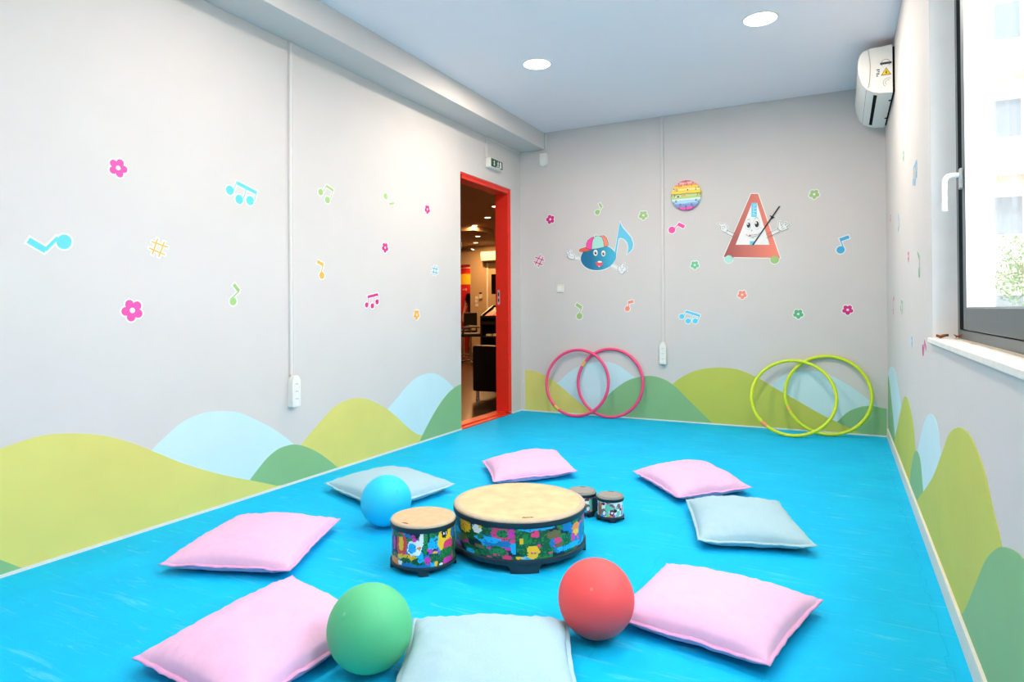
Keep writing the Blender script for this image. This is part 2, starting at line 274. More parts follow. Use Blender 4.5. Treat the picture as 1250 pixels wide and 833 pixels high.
STICKERS={"L":[["flower_sticker","pink flower sticker on the left wall, highest, left of the blue triple note","pink",[["f",-4.0429,1.6481,0.0426,-75]]],["triple_note_sticker","blue beamed triple note sticker left of the white cable trunking","blue",[["d",-3.4542,1.6443,0.0246],["d",-3.3952,1.6053,0.025],["d",-3.3245,1.6092,0.0254],["s",-3.4295,1.6522,-3.4107,1.6984,0.0052],["s",-3.3682,1.612,-3.3487,1.6721,0.0053],["s",-3.2964,1.6134,-3.2796,1.6645,0.0054],["s",-3.4091,1.6909,-3.2796,1.6578,0.02]]],["note_sticker","large blue note sticker with a bent thick flag, leftmost on the left wall","blue",[["p",[[-4.2371,1.3016],[-4.2379,1.2947],[-4.2401,1.288],[-4.2437,1.2819],[-4.2484,1.2766],[-4.254,1.2725],[-4.2602,1.2698],[-4.2668,1.2685],[-4.2733,1.2687],[-4.2794,1.2704],[-4.2849,1.2736],[-4.2895,1.278],[-4.2929,1.2834],[-4.2951,1.2896],[-4.2958,1.2963],[-4.2951,1.3031],[-4.2929,1.3096],[-4.2895,1.3157],[-4.2849,1.3209],[-4.2794,1.3251],[-4.2733,1.328],[-4.2668,1.3294],[-4.2602,1.3293],[-4.254,1.3276],[-4.2484,1.3246],[-4.2437,1.3202],[-4.2401,1.3147],[-4.2379,1.3084]]],["s",-4.3378,1.2588,-4.2902,1.3149,0.014],["s",-4.3987,1.2937,-4.3351,1.258,0.0255]]],["sharp_sticker","orange sharp sign sticker on the left wall","orange",[["s",-3.8861,1.3347,-3.8061,1.3151,0.0069],["s",-3.8993,1.3039,-3.82,1.2778,0.0069],["s",-3.857,1.3512,-3.8837,1.2754,0.0069],["s",-3.8236,1.3393,-3.8522,1.2662,0.007]]],["note_sticker","small green note sticker with flag at top left, under the blue triple note","green",[["d",-3.4356,1.0608,0.022],["s",-3.4448,1.0763,-3.3981,1.1148,0.0078],["s",-3.3981,1.1148,-3.4323,1.1516,0.0195]]],["flower_sticker","large pink flower sticker, lowest on the left wall left of the trunking","pink",[["f",-3.9787,1.0149,0.0511,-100]]],["double_note_sticker","green beamed double note sticker right of the white trunking","green",[["d",-2.7898,1.7404,0.0204],["d",-2.7304,1.7011,0.0222],["s",-2.7653,1.7487,-2.7383,1.7929,0.0059],["s",-2.7052,1.7123,-2.6796,1.77,0.006],["s",-2.7425,1.7892,-2.6796,1.7685,0.0163]]],["note_sticker","small upside-down green note sticker near the door","green",[["d",-2.152,1.814,0.0217],["s",-2.1335,1.8085,-2.107,1.7604,0.005],["s",-2.1097,1.7634,-2.0551,1.7797,0.0169]]],["flower_sticker","small magenta flower sticker on the left wall closest to the top of the door","magenta",[["f",-1.6361,1.7908,0.0367,-90]]],["flower_sticker","magenta flower sticker midway between the orange note and the blue sharp","magenta",[["f",-2.1597,1.4501,0.0366,-90]]],["sharp_sticker","small blue sharp sign sticker beside the door opening","darkblue",[["s",-1.5749,1.3394,-1.485,1.3312,0.0075],["s",-1.5817,1.3094,-1.492,1.3026,0.0075],["s",-1.5418,1.358,-1.5589,1.2846,0.0074],["s",-1.505,1.3582,-1.5258,1.2823,0.0075]]],["note_sticker","orange note sticker on the left wall right of the trunking","orange",[["d",-2.782,1.2263,0.0219],["s",-2.7901,1.239,-2.7695,1.2927,0.0073],["s",-2.7695,1.2927,-2.82,1.3099,0.0204]]],["triple_note_sticker","pink beamed triple note sticker on the left wall","magenta",[["d",-2.36,1.0457,0.0175],["d",-2.3009,1.0395,0.0178],["d",-2.2503,1.0673,0.0179],["s",-2.3429,1.049,-2.345,1.1034,0.0048],["s",-2.2859,1.0428,-2.288,1.1075,0.0049],["s",-2.235,1.0674,-2.2398,1.1213,0.0049],["s",-2.3499,1.1001,-2.2398,1.1197,0.0178]]],["flower_sticker","orange flower sticker on the left wall low beside the door","orange",[["f",-1.7832,0.9748,0.0392,-90]]]],"B":[["flower_sticker","magenta flower sticker on the back wall left of the cartoon note","magenta",[["f",0.328,1.8906,0.0463,-110]]],["note_sticker","small green note sticker above the cartoon note in the cap","green",[["d",0.8123,1.9244,0.0242],["s",0.828,1.9307,0.8536,1.9715,0.0074],["s",0.8324,2.0066,0.8555,1.9657,0.0204]]],["flower_sticker","light green flower sticker right above the tip of the cartoon note","green",[["f",1.2543,1.8648,0.0432,-90]]],["note_sticker","hot pink note sticker beside the vertical trunking under the clock","pink",[["d",1.513,1.714,0.03],["s",1.5358,1.7231,1.5728,1.7665,0.007],["s",1.5676,1.7651,1.6228,1.7335,0.0298]]],["sharp_sticker","magenta sharp sign sticker on the back wall near the corner","magenta",[["s",0.1621,1.5275,0.2599,1.4905,0.0097],["s",0.1446,1.4853,0.2426,1.4485,0.0097],["s",0.2221,1.5483,0.1615,1.4515,0.0097],["s",0.2495,1.5258,0.1914,1.429,0.0097]]],["note_sticker","green note sticker with flag at left, under the cartoon note","green",[["d",0.625,0.9428,0.0301],["s",0.6192,0.9635,0.6476,1.0217,0.0094],["s",0.6476,1.0217,0.5917,1.0579,0.0301]]],["note_sticker","coral note sticker on the back wall left of the trunking","coral",[["d",1.0981,1.0115,0.0236],["s",1.1131,1.0151,1.1079,1.0678,0.0073],["s",1.106,1.0678,1.1545,1.0782,0.0254]]],["triple_note_sticker","light blue beamed triple note sticker low on the back wall","blue",[["d",1.5948,0.9384,0.0227],["d",1.6496,0.8983,0.0226],["d",1.7111,0.8985,0.0225],["s",1.6138,0.9453,1.6331,0.9889,0.007],["s",1.6702,0.9036,1.6929,0.9678,0.0069],["s",1.7315,0.902,1.7504,0.947,0.0069],["s",1.6331,0.9819,1.7504,0.9452,0.0208]]],["flower_sticker","mint green flower sticker below and left of the metronome","mintgreen",[["f",1.7116,1.3927,0.0382,-90]]],["flower_sticker","olive green flower sticker above and right of the metronome","green",[["f",2.6703,1.935,0.0401,-90]]],["note_sticker","blue note sticker on the back wall at the far right","darkblue",[["d",2.8576,1.4722,0.03],["s",2.8815,1.4774,2.8583,1.5479,0.0079],["s",2.8527,1.5513,2.9186,1.5744,0.0267]]],["flower_sticker","coral flower sticker below the metronome","coral",[["f",2.1063,1.1246,0.0386,-90]]],["flower_sticker","green flower sticker low on the back wall above the yellow hoops","midgreen",[["f",2.543,0.9591,0.0405,-90]]],["flower_sticker","magenta flower sticker lowest at the right of the back wall","magenta",[["f",2.9036,0.9913,0.0408,-90]]]],"R":[["flower_sticker","green flower sticker on the right wall below the air conditioner","midgreen",[["f",-1.5878,1.8568,0.0317,-90]]],["triple_note_sticker","blue beamed note sticker on the right wall near the window edge","darkblue",[["d",-2.1048,1.62,0.0179],["d",-2.189,1.6054,0.0174],["d",-2.2608,1.6277,0.0171],["s",-2.1183,1.6204,-2.1448,1.6798,0.0026],["s",-2.2019,1.6058,-2.2287,1.6779,0.0026],["s",-2.2791,1.6263,-2.2848,1.6797,0.0025],["s",-2.1316,1.6803,-2.2794,1.6872,0.0141]]],["flower_sticker","pink flower sticker on the right wall nearest the corner","magenta",[["f",-0.5061,1.6432,0.0307,-90]]],["note_sticker","blue note sticker on the right wall beside the pink flower","darkblue",[["d",-1.1876,1.4907,0.0184],["s",-1.2301,1.492,-1.2573,1.5391,0.0033],["s",-1.2571,1.5374,-1.1998,1.5799,0.0198]]],["flower_sticker","pink flower sticker on the right wall beside the tall green note","magenta",[["f",-1.8183,1.276,0.031,-90]]],["note_sticker","tall green note sticker on the right wall near the window edge","midgreen",[["d",-2.3271,1.1676,0.0238],["s",-2.3391,1.1701,-2.3458,1.2357,0.0025],["s",-2.3456,1.2338,-2.2715,1.2633,0.0189]]],["note_sticker","pink note sticker low on the right wall near the corner","magenta",[["d",-0.678,0.9788,0.0227],["s",-0.7053,0.9884,-0.7028,1.0588,0.0038],["s",-0.6894,1.0561,-0.7698,1.0794,0.0205]]],["double_note_sticker","small green double note sticker low on the right wall","midgreen",[["d",-1.2982,1.0029,0.0182],["d",-1.3744,0.9843,0.0179],["s",-1.3186,1.007,-1.3339,1.048,0.0033],["s",-1.4039,0.9909,-1.4285,1.0351,0.0032],["s",-1.3242,1.0497,-1.4285,1.0351,0.0178]]],["flower_sticker","pale blue flower sticker low on the right wall","blue",[["f",-1.9476,0.835,0.0317,-90]]],["note_sticker","pink note sticker beside the end of the window sill","magenta",[["d",-2.4491,0.8201,0.0268],["s",-2.4763,0.8265,-2.5222,0.8706,0.003],["s",-2.5216,0.8646,-2.5693,0.8347,0.0213]]]]}
HILLS={"L":[["pale blue","paleblue",[[-3.9657,0.2879],[-3.8796,0.3712],[-3.8199,0.4161],[-3.7285,0.4714],[-3.6153,0.4983],[-3.5097,0.4935],[-3.3998,0.4691],[-3.2845,0.4122],[-3.1704,0.3462],[-3.0246,0.2384],[-2.841,0.0799]]],["pale blue","paleblue",[[-2.3007,0.1928],[-2.1298,0.3143],[-2.0273,0.3767],[-1.9085,0.4487],[-1.7842,0.5007],[-1.6299,0.5176],[-1.5185,0.5011],[-1.3762,0.4389],[-1.2752,0.3708],[-1.1538,0.268]]],["lime green","lime",[[-2.9541,0.2176],[-2.881,0.2708],[-2.7983,0.3268],[-2.6933,0.3926],[-2.585,0.425],[-2.4521,0.4295],[-2.3338,0.4015],[-2.1846,0.3345],[-2.0512,0.2529],[-1.9106,0.1512],[-1.8126,0.0892],[-1.7237,0.0545],[-1.4383,-0.0245]]],["small sage green","sage",[[-3.3618,0.0471],[-3.3305,0.0931],[-3.2775,0.1396],[-3.2093,0.1909],[-3.1316,0.224],[-3.051,0.231],[-2.9903,0.2224],[-2.9121,0.193],[-2.8145,0.1392],[-2.7298,0.0785],[-2.6418,0.0076],[-2.6328,-0.0064]]],["lime green","lime",[[-4.7154,0.4135],[-4.6213,0.459],[-4.4933,0.4905],[-4.4341,0.5025],[-4.3617,0.5138],[-4.2966,0.5122],[-4.2168,0.5004],[-4.132,0.4801],[-4.0437,0.4465],[-3.9503,0.3998],[-3.8496,0.3412],[-3.7288,0.2712],[-3.5972,0.2059],[-3.4553,0.1433],[-3.2855,0.077],[-3.13,0.0119],[-3.0999,-0.0142]]],["sage green","sage",[[-1.8073,-0.0315],[-1.7648,0.0054],[-1.6843,0.0853],[-1.5764,0.1822],[-1.4643,0.2674],[-1.3503,0.3324],[-1.2422,0.3685],[-1.1501,0.3846]]],["sage green","sage",[[-4.7151,0.2421],[-4.5963,0.1516],[-4.493,0.0695],[-4.4144,0.0071]]]],"B":[["pale blue","paleblue",[[0.2563,0.1873],[0.4078,0.3067],[0.517,0.4024],[0.6435,0.4738],[0.8246,0.5139],[0.972,0.5002],[1.0863,0.4328],[1.1579,0.3806],[1.2771,0.2865]]],["lime green","lime",[[0.0432,0.4044],[0.1664,0.3953],[0.296,0.3441],[0.4076,0.2749],[0.5155,0.1932],[0.6243,0.113],[0.7461,0.0351],[0.8611,-0.0187]]],["pale blue","paleblue",[[2.2236,0.2648],[2.3326,0.3667],[2.403,0.4333],[2.5171,0.48],[2.676,0.4935],[2.8066,0.4504],[2.9339,0.372],[3.0582,0.2727],[3.1651,0.1963]]],["sage green","sage",[[2.7375,0.0027],[2.8151,0.0877],[2.8906,0.1715],[2.9756,0.2193],[3.0579,0.2361],[3.1653,0.2193]]],["broad lime green","lime2",[[1.4114,0.2343],[1.5152,0.3423],[1.6364,0.4277],[1.7664,0.4774],[1.9188,0.4957],[2.0673,0.4835],[2.2145,0.4254],[2.3554,0.3432],[2.5152,0.2541],[2.6946,0.1517],[2.8251,0.0884],[2.9936,0.0105]]],["sage green","sage",[[0.6566,-0.0333],[0.7461,0.0312],[0.8518,0.1421],[0.9702,0.2605],[1.1152,0.3562],[1.2855,0.3987],[1.42,0.3777],[1.5295,0.3152],[1.6347,0.2138],[1.7382,0.1156],[1.853,0.0057]]]],"R":[["pale blue","paleblue",[[0.0666,0.4448],[-0.1627,0.5415],[-0.4775,0.5869],[-0.7887,0.5837],[-1.0208,0.5013],[-1.2024,0.4346],[-1.3103,0.3509],[-1.41,0.2469]]],["sage green","sage",[[0.0806,0.4821],[-0.1506,0.4662],[-0.3964,0.3307],[-0.5756,0.2168],[-0.7405,0.0935],[-0.784,0.0414]]],["lime green","lime2",[[-0.5972,0.044],[-0.7486,0.1501],[-0.8933,0.215],[-1.1677,0.3575],[-1.4049,0.4703],[-1.5857,0.5114],[-1.7459,0.5003],[-1.9194,0.4474],[-1.9978,0.3992],[-2.0608,0.313],[-2.1285,0.1507]]],["pale blue","paleblue",[[-2.0173,0.2051],[-2.1728,0.3234],[-2.4566,0.5001],[-2.6825,0.5741],[-2.8844,0.5682],[-3.011,0.4732],[-3.0849,0.3609]]],["small sage green","sage",[[-1.741,0.0562],[-1.8916,0.1992],[-2.0259,0.2843],[-2.1345,0.315],[-2.2378,0.319],[-2.3219,0.2919],[-2.3919,0.1966],[-2.4323,0.0877]]],["large lime green","lime2",[[-2.0788,0.0424],[-2.2348,0.1168],[-2.7371,0.3252],[-3.0508,0.4965],[-3.2098,0.5844],[-3.4059,0.6381],[-3.5784,0.6485],[-3.7045,0.6253],[-3.8157,0.5834],[-3.8896,0.529],[-3.9805,0.4718],[-4.0561,0.3754],[-4.1176,0.2807]]],["large sage green","sage",[[-3.3956,0.0566],[-3.4878,0.1132],[-3.6494,0.2431],[-3.8027,0.366],[-3.9324,0.4391],[-4.0219,0.4738],[-4.1216,0.4978],[-4.1963,0.5052],[-4.3029,0.4964],[-4.3883,0.4519]]]]}
NOTE={"flag":["blue2",[["p",[[1.0334,1.822],[1.0417,1.7951],[1.061,1.761],[1.0987,1.716],[1.1386,1.6662],[1.1582,1.608],[1.1496,1.5636],[1.1259,1.5361],[1.0972,1.5128],[1.1083,1.5451],[1.1111,1.5818],[1.1005,1.6233],[1.0729,1.6551],[1.0433,1.6683],[1.0195,1.6663],[0.9882,1.4846],[0.9761,1.4727],[0.9827,1.5509]]]]],"body":["bodyblue",[["p",[[0.9872,1.5083],[0.9873,1.4897],[0.9833,1.4712],[0.9752,1.4534],[0.9632,1.4365],[0.9477,1.4211],[0.929,1.4074],[0.9075,1.3959],[0.8837,1.3868],[0.8582,1.3803],[0.8316,1.3766],[0.8045,1.3759],[0.7777,1.3781],[0.7517,1.3833],[0.7273,1.3912],[0.705,1.4018],[0.6854,1.4148],[0.6691,1.4298],[0.6564,1.4465],[0.6478,1.4644],[0.6433,1.4832],[0.6432,1.5022],[0.6474,1.5211],[0.6559,1.5394],[0.6684,1.5565],[0.6845,1.5722],[0.704,1.5858],[0.7261,1.5972],[0.7505,1.6061],[0.7764,1.6122],[0.8033,1.6154],[0.8303,1.6156],[0.857,1.6129],[0.8826,1.6074],[0.9064,1.5991],[0.9281,1.5884],[0.9469,1.5754],[0.9626,1.5605],[0.9747,1.5441],[0.983,1.5265]]]]],"visor":["red",[["p",[[0.6264,1.5717],[0.6373,1.5856],[0.6806,1.5946],[0.6985,1.5996],[0.7252,1.5798],[0.7536,1.5742],[0.7072,1.5595],[0.6534,1.5578],[0.6309,1.563]]]]],"cap_panel_pink":["pink",[["p",[[0.7011,1.591],[0.7005,1.6316],[0.7169,1.6645],[0.7482,1.6863],[0.7721,1.6934],[0.7612,1.6453],[0.7536,1.5767],[0.7252,1.5814]]]]],"cap_panel_mint":["mint",[["p",[[0.7563,1.5774],[0.7611,1.6369],[0.772,1.6741],[0.7969,1.6987],[0.8277,1.7003],[0.8582,1.6819],[0.8719,1.6394],[0.8768,1.5925],[0.8137,1.5822]]]]],"cap_panel_coral":["coral",[["p",[[0.8382,1.698],[0.8758,1.7009],[0.9017,1.6753],[0.9161,1.6288],[0.9159,1.6055],[0.8794,1.5941],[0.8753,1.6351],[0.8625,1.6775]]]]],"cap_button":["green",[["p",[[0.8145,1.7002],[0.8141,1.6989],[0.8129,1.6978],[0.811,1.6968],[0.8085,1.696],[0.8055,1.6955],[0.8022,1.6952],[0.7986,1.6953],[0.7951,1.6956],[0.7918,1.6962],[0.7888,1.6971],[0.7863,1.6982],[0.7844,1.6994],[0.7832,1.7007],[0.7828,1.702],[0.7832,1.7033],[0.7844,1.7045],[0.7863,1.7055],[0.7888,1.7063],[0.7918,1.7068],[0.7952,1.707],[0.7987,1.707],[0.8023,1.7066],[0.8056,1.706],[0.8086,1.7051],[0.8111,1.7041],[0.813,1.7029],[0.8141,1.7016]]]]],"mouth":["red2",[["p",[[0.7925,1.4483],[0.8303,1.4527],[0.8678,1.4454],[0.852,1.4218],[0.8256,1.4052],[0.8037,1.4211]]]]],"teeth":["white",[["p",[[0.8548,1.4534],[0.8543,1.4516],[0.8527,1.4499],[0.8502,1.4484],[0.8469,1.4472],[0.8429,1.4464],[0.8384,1.4459],[0.8338,1.4459],[0.8291,1.4463],[0.8246,1.4471],[0.8206,1.4482],[0.8173,1.4497],[0.8148,1.4513],[0.8133,1.4532],[0.8128,1.4551],[0.8133,1.4569],[0.8149,1.4586],[0.8174,1.4601],[0.8207,1.4613],[0.8247,1.4621],[0.8292,1.4626],[0.8339,1.4626],[0.8386,1.4622],[0.843,1.4614],[0.847,1.4603],[0.8503,1.4588],[0.8528,1.4571],[0.8543,1.4553]]]]],"tongue":["white",[["p",[[0.8353,1.4124],[0.8351,1.4113],[0.8346,1.4103],[0.8337,1.4093],[0.8326,1.4086],[0.8313,1.408],[0.8298,1.4077],[0.8282,1.4076],[0.8267,1.4078],[0.8252,1.4083],[0.8238,1.4089],[0.8227,1.4097],[0.8219,1.4107],[0.8214,1.4118],[0.8212,1.4129],[0.8214,1.414],[0.8219,1.4151],[0.8228,1.416],[0.8239,1.4167],[0.8252,1.4173],[0.8267,1.4176],[0.8283,1.4177],[0.8298,1.4175],[0.8313,1.4171],[0.8327,1.4164],[0.8338,1.4156],[0.8346,1.4146],[0.8351,1.4135]]]]]}
NOTE_EYES=[[["p",[[0.8151,1.5403],[0.8146,1.5338],[0.8129,1.5277],[0.8104,1.5223],[0.807,1.5178],[0.803,1.5144],[0.7985,1.5125],[0.7938,1.5119],[0.7891,1.5129],[0.7846,1.5152],[0.7806,1.5189],[0.7773,1.5237],[0.7748,1.5294],[0.7733,1.5357],[0.7728,1.5422],[0.7734,1.5487],[0.775,1.5549],[0.7776,1.5603],[0.781,1.5648],[0.785,1.5681],[0.7895,1.5701],[0.7942,1.5706],[0.7989,1.5696],[0.8034,1.5673],[0.8074,1.5636],[0.8107,1.5588],[0.8131,1.5531],[0.8146,1.5469]]],["p",[[0.8046,1.5391],[0.8043,1.536],[0.8035,1.533],[0.8022,1.5303],[0.8005,1.5282],[0.7985,1.5266],[0.7963,1.5256],[0.7939,1.5253],[0.7915,1.5258],[0.7893,1.527],[0.7873,1.5287],[0.7857,1.5311],[0.7844,1.5338],[0.7837,1.5369],[0.7834,1.5401],[0.7837,1.5432],[0.7845,1.5462],[0.7858,1.5488],[0.7875,1.551],[0.7895,1.5526],[0.7917,1.5536],[0.7941,1.5538],[0.7965,1.5534],[0.7987,1.5522],[0.8007,1.5504],[0.8023,1.5481],[0.8036,1.5453],[0.8043,1.5423]]],["p",[[0.802,1.5459],[0.8019,1.5448],[0.8016,1.5438],[0.8012,1.5428],[0.8006,1.5421],[0.7999,1.5415],[0.7992,1.5412],[0.7984,1.5411],[0.7976,1.5412],[0.7969,1.5416],[0.7962,1.5423],[0.7957,1.5431],[0.7953,1.5441],[0.795,1.5451],[0.7949,1.5463],[0.795,1.5474],[0.7953,1.5484],[0.7957,1.5494],[0.7963,1.5501],[0.797,1.5507],[0.7977,1.551],[0.7985,1.5511],[0.7993,1.551],[0.8,1.5506],[0.8007,1.5499],[0.8012,1.5491],[0.8016,1.5481],[0.8019,1.5471]]]],[["p",[[0.892,1.531],[0.8914,1.5248],[0.8899,1.5188],[0.8875,1.5136],[0.8843,1.5092],[0.8805,1.506],[0.8762,1.5041],[0.8717,1.5036],[0.8673,1.5045],[0.8631,1.5068],[0.8593,1.5103],[0.8561,1.5149],[0.8538,1.5204],[0.8523,1.5265],[0.8519,1.5328],[0.8524,1.5391],[0.854,1.545],[0.8564,1.5503],[0.8596,1.5546],[0.8634,1.5578],[0.8677,1.5597],[0.8722,1.5602],[0.8766,1.5593],[0.8808,1.557],[0.8846,1.5535],[0.8877,1.5489],[0.8901,1.5434],[0.8915,1.5373]]],["p",[[0.8824,1.5281],[0.8821,1.525],[0.8813,1.522],[0.88,1.5194],[0.8784,1.5172],[0.8764,1.5156],[0.8742,1.5147],[0.8718,1.5144],[0.8695,1.5149],[0.8673,1.516],[0.8653,1.5178],[0.8637,1.5201],[0.8625,1.5229],[0.8617,1.5259],[0.8615,1.529],[0.8618,1.5322],[0.8626,1.5352],[0.8638,1.5378],[0.8655,1.54],[0.8675,1.5415],[0.8697,1.5425],[0.872,1.5427],[0.8744,1.5423],[0.8766,1.5411],[0.8785,1.5394],[0.8802,1.537],[0.8814,1.5343],[0.8821,1.5313]]],["p",[[0.8789,1.5341],[0.8788,1.533],[0.8786,1.532],[0.8782,1.531],[0.8776,1.5303],[0.8769,1.5297],[0.8762,1.5294],[0.8754,1.5293],[0.8746,1.5294],[0.8739,1.5298],[0.8733,1.5304],[0.8727,1.5313],[0.8723,1.5322],[0.8721,1.5333],[0.872,1.5344],[0.8721,1.5355],[0.8723,1.5366],[0.8728,1.5375],[0.8733,1.5383],[0.874,1.5388],[0.8747,1.5392],[0.8755,1.5393],[0.8763,1.5391],[0.877,1.5387],[0.8777,1.5381],[0.8782,1.5373],[0.8786,1.5363],[0.8789,1.5352]]]]]
NOTE_ARMS=[["s",0.5806,1.5032,0.6484,1.4902,0.0272],["s",0.9414,1.4219,1.0174,1.3845,0.0281]]
NOTE_HANDS=[["p",[[0.503,1.5373],[0.5005,1.5648],[0.5216,1.5681],[0.5355,1.5803],[0.5491,1.5711],[0.5444,1.55],[0.5645,1.5431],[0.5834,1.5227],[0.5805,1.4973],[0.5531,1.489],[0.5257,1.4987],[0.5075,1.5174]]],["p",[[1.0113,1.3723],[1.0141,1.4011],[1.0371,1.4085],[1.0586,1.439],[1.0763,1.4317],[1.0643,1.4059],[1.0962,1.3916],[1.0877,1.3772],[1.0977,1.3613],[1.0749,1.3579],[1.0595,1.3322],[1.0366,1.3328],[1.024,1.3555]]]]
NOTE_LINES=[[[0.5077,1.5388],[0.5215,1.545],[0.5352,1.5393]],[[0.5057,1.5234],[0.526,1.5294],[0.5424,1.5202]],[[0.5216,1.5664],[0.5261,1.5533],[0.5371,1.5477]],[[0.5487,1.5114],[0.567,1.5191]],[[1.0369,1.3756],[1.0582,1.3815],[1.0709,1.3909]],[[1.041,1.359],[1.058,1.3667]],[[1.0328,1.3922],[1.0455,1.3959]],[[0.503,1.5373],[0.5005,1.5648],[0.5216,1.5681],[0.5355,1.5803],[0.5491,1.5711],[0.5444,1.55],[0.5645,1.5431],[0.5834,1.5227],[0.5805,1.4973],[0.5531,1.489],[0.5257,1.4987],[0.5075,1.5174],[0.503,1.5373]],[[1.0113,1.3723],[1.0141,1.4011],[1.0371,1.4085],[1.0586,1.439],[1.0763,1.4317],[1.0643,1.4059],[1.0962,1.3916],[1.0877,1.3772],[1.0977,1.3613],[1.0749,1.3579],[1.0595,1.3322],[1.0366,1.3328],[1.024,1.3555],[1.0113,1.3723]]]
METRO={"body":["bodycoral",[["p",[[2.1842,1.9797],[2.2403,1.9748],[2.4078,1.4271],[1.9575,1.4535]]]]],"window":["white",[["p",[[2.1928,1.9028],[2.2315,1.8997],[2.3273,1.5399],[2.0564,1.5536]]]]],"scale_strip":["blue",[["p",[[2.1877,1.9033],[2.2295,1.8999],[2.2285,1.7808],[2.1846,1.7839]]]]],"lower_strip":["blue",[["p",[[2.1727,1.5792],[2.2105,1.5751],[2.2102,1.5436],[2.1724,1.5477]]]]],"left_foot":["mint",[["d",1.9987,1.4331,0.0331]]],"right_foot":["green",[["d",2.3661,1.4128,0.0331]]],"mouth":["white",[["p",[[2.1443,1.6363],[2.1783,1.6365],[2.2344,1.6398],[2.2467,1.6434],[2.2343,1.6203],[2.1934,1.6139],[2.1627,1.62]]]]],"lip":["red2",[["p",[[2.1823,1.6265],[2.182,1.6251],[2.1814,1.6238],[2.1802,1.6226],[2.1788,1.6216],[2.177,1.621],[2.1751,1.6206],[2.173,1.6205],[2.171,1.6208],[2.169,1.6214],[2.1673,1.6223],[2.1658,1.6234],[2.1647,1.6247],[2.164,1.6261],[2.1638,1.6276],[2.1641,1.629],[2.1648,1.6304],[2.1659,1.6315],[2.1673,1.6325],[2.1691,1.6332],[2.1711,1.6335],[2.1731,1.6336],[2.1752,1.6333],[2.1771,1.6327],[2.1789,1.6318],[2.1803,1.6307],[2.1814,1.6294],[2.1821,1.628]]]]]}
METRO_EYES=[[["p",[[2.1831,1.7178],[2.1824,1.7088],[2.1807,1.7005],[2.1779,1.693],[2.1743,1.6869],[2.17,1.6823],[2.1652,1.6797],[2.1601,1.679],[2.1551,1.6803],[2.1504,1.6836],[2.1461,1.6886],[2.1426,1.6952],[2.1399,1.703],[2.1383,1.7117],[2.1378,1.7207],[2.1385,1.7296],[2.1402,1.738],[2.143,1.7455],[2.1466,1.7516],[2.151,1.7562],[2.1558,1.7588],[2.1608,1.7595],[2.1658,1.7581],[2.1706,1.7548],[2.1748,1.7497],[2.1783,1.7431],[2.181,1.7353],[2.1826,1.7267]]],["p",[[2.1769,1.7138],[2.1765,1.7087],[2.1754,1.704],[2.1736,1.6998],[2.1713,1.6963],[2.1686,1.6938],[2.1655,1.6923],[2.1623,1.6919],[2.1591,1.6927],[2.1561,1.6945],[2.1534,1.6974],[2.1511,1.7012],[2.1494,1.7056],[2.1484,1.7105],[2.1481,1.7157],[2.1485,1.7207],[2.1496,1.7255],[2.1514,1.7297],[2.1537,1.7332],[2.1564,1.7357],[2.1595,1.7372],[2.1627,1.7376],[2.1659,1.7368],[2.1689,1.7349],[2.1716,1.732],[2.1739,1.7282],[2.1755,1.7238],[2.1766,1.7189]]],["p",[[2.1626,1.7245],[2.1624,1.7228],[2.162,1.7213],[2.1614,1.7198],[2.1606,1.7187],[2.1596,1.7179],[2.1585,1.7174],[2.1574,1.7172],[2.1562,1.7175],[2.1551,1.7181],[2.1542,1.7191],[2.1534,1.7204],[2.1528,1.7219],[2.1524,1.7235],[2.1523,1.7252],[2.1524,1.7269],[2.1528,1.7285],[2.1535,1.7299],[2.1543,1.731],[2.1553,1.7319],[2.1564,1.7324],[2.1575,1.7325],[2.1586,1.7322],[2.1597,1.7316],[2.1607,1.7306],[2.1615,1.7293],[2.1621,1.7279],[2.1625,1.7262]]]],[["p",[[2.2534,1.7197],[2.2526,1.7096],[2.2506,1.7002],[2.2474,1.6918],[2.2432,1.6848],[2.2381,1.6797],[2.2325,1.6767],[2.2266,1.6759],[2.2207,1.6774],[2.2152,1.6812],[2.2102,1.6869],[2.2061,1.6944],[2.203,1.7032],[2.2011,1.713],[2.2005,1.7231],[2.2012,1.7332],[2.2033,1.7427],[2.2065,1.7511],[2.2108,1.7581],[2.2159,1.7631],[2.2215,1.7661],[2.2274,1.7668],[2.2332,1.7653],[2.2388,1.7616],[2.2438,1.7558],[2.2479,1.7483],[2.2509,1.7395],[2.2528,1.7298]]],["p",[[2.2452,1.717],[2.2448,1.7112],[2.2435,1.7058],[2.2416,1.701],[2.239,1.6971],[2.2359,1.6942],[2.2324,1.6925],[2.2288,1.692],[2.2252,1.6929],[2.2217,1.6951],[2.2187,1.6984],[2.2161,1.7026],[2.2142,1.7077],[2.2131,1.7133],[2.2127,1.7191],[2.2132,1.7248],[2.2144,1.7303],[2.2164,1.7351],[2.219,1.739],[2.2221,1.7419],[2.2256,1.7436],[2.2292,1.744],[2.2328,1.7431],[2.2363,1.7409],[2.2393,1.7376],[2.2418,1.7334],[2.2437,1.7283],[2.2449,1.7228]]],["p",[[2.2291,1.7288],[2.2289,1.7269],[2.2285,1.7251],[2.2277,1.7235],[2.2267,1.7222],[2.2256,1.7213],[2.2243,1.7207],[2.2229,1.7206],[2.2216,1.7209],[2.2203,1.7216],[2.2191,1.7227],[2.2182,1.7242],[2.2175,1.7258],[2.217,1.7277],[2.2169,1.7296],[2.2171,1.7316],[2.2175,1.7334],[2.2183,1.735],[2.2192,1.7363],[2.2204,1.7372],[2.2217,1.7378],[2.2231,1.7379],[2.2244,1.7376],[2.2257,1.7369],[2.2269,1.7358],[2.2278,1.7343],[2.2285,1.7326],[2.229,1.7308]]]]]
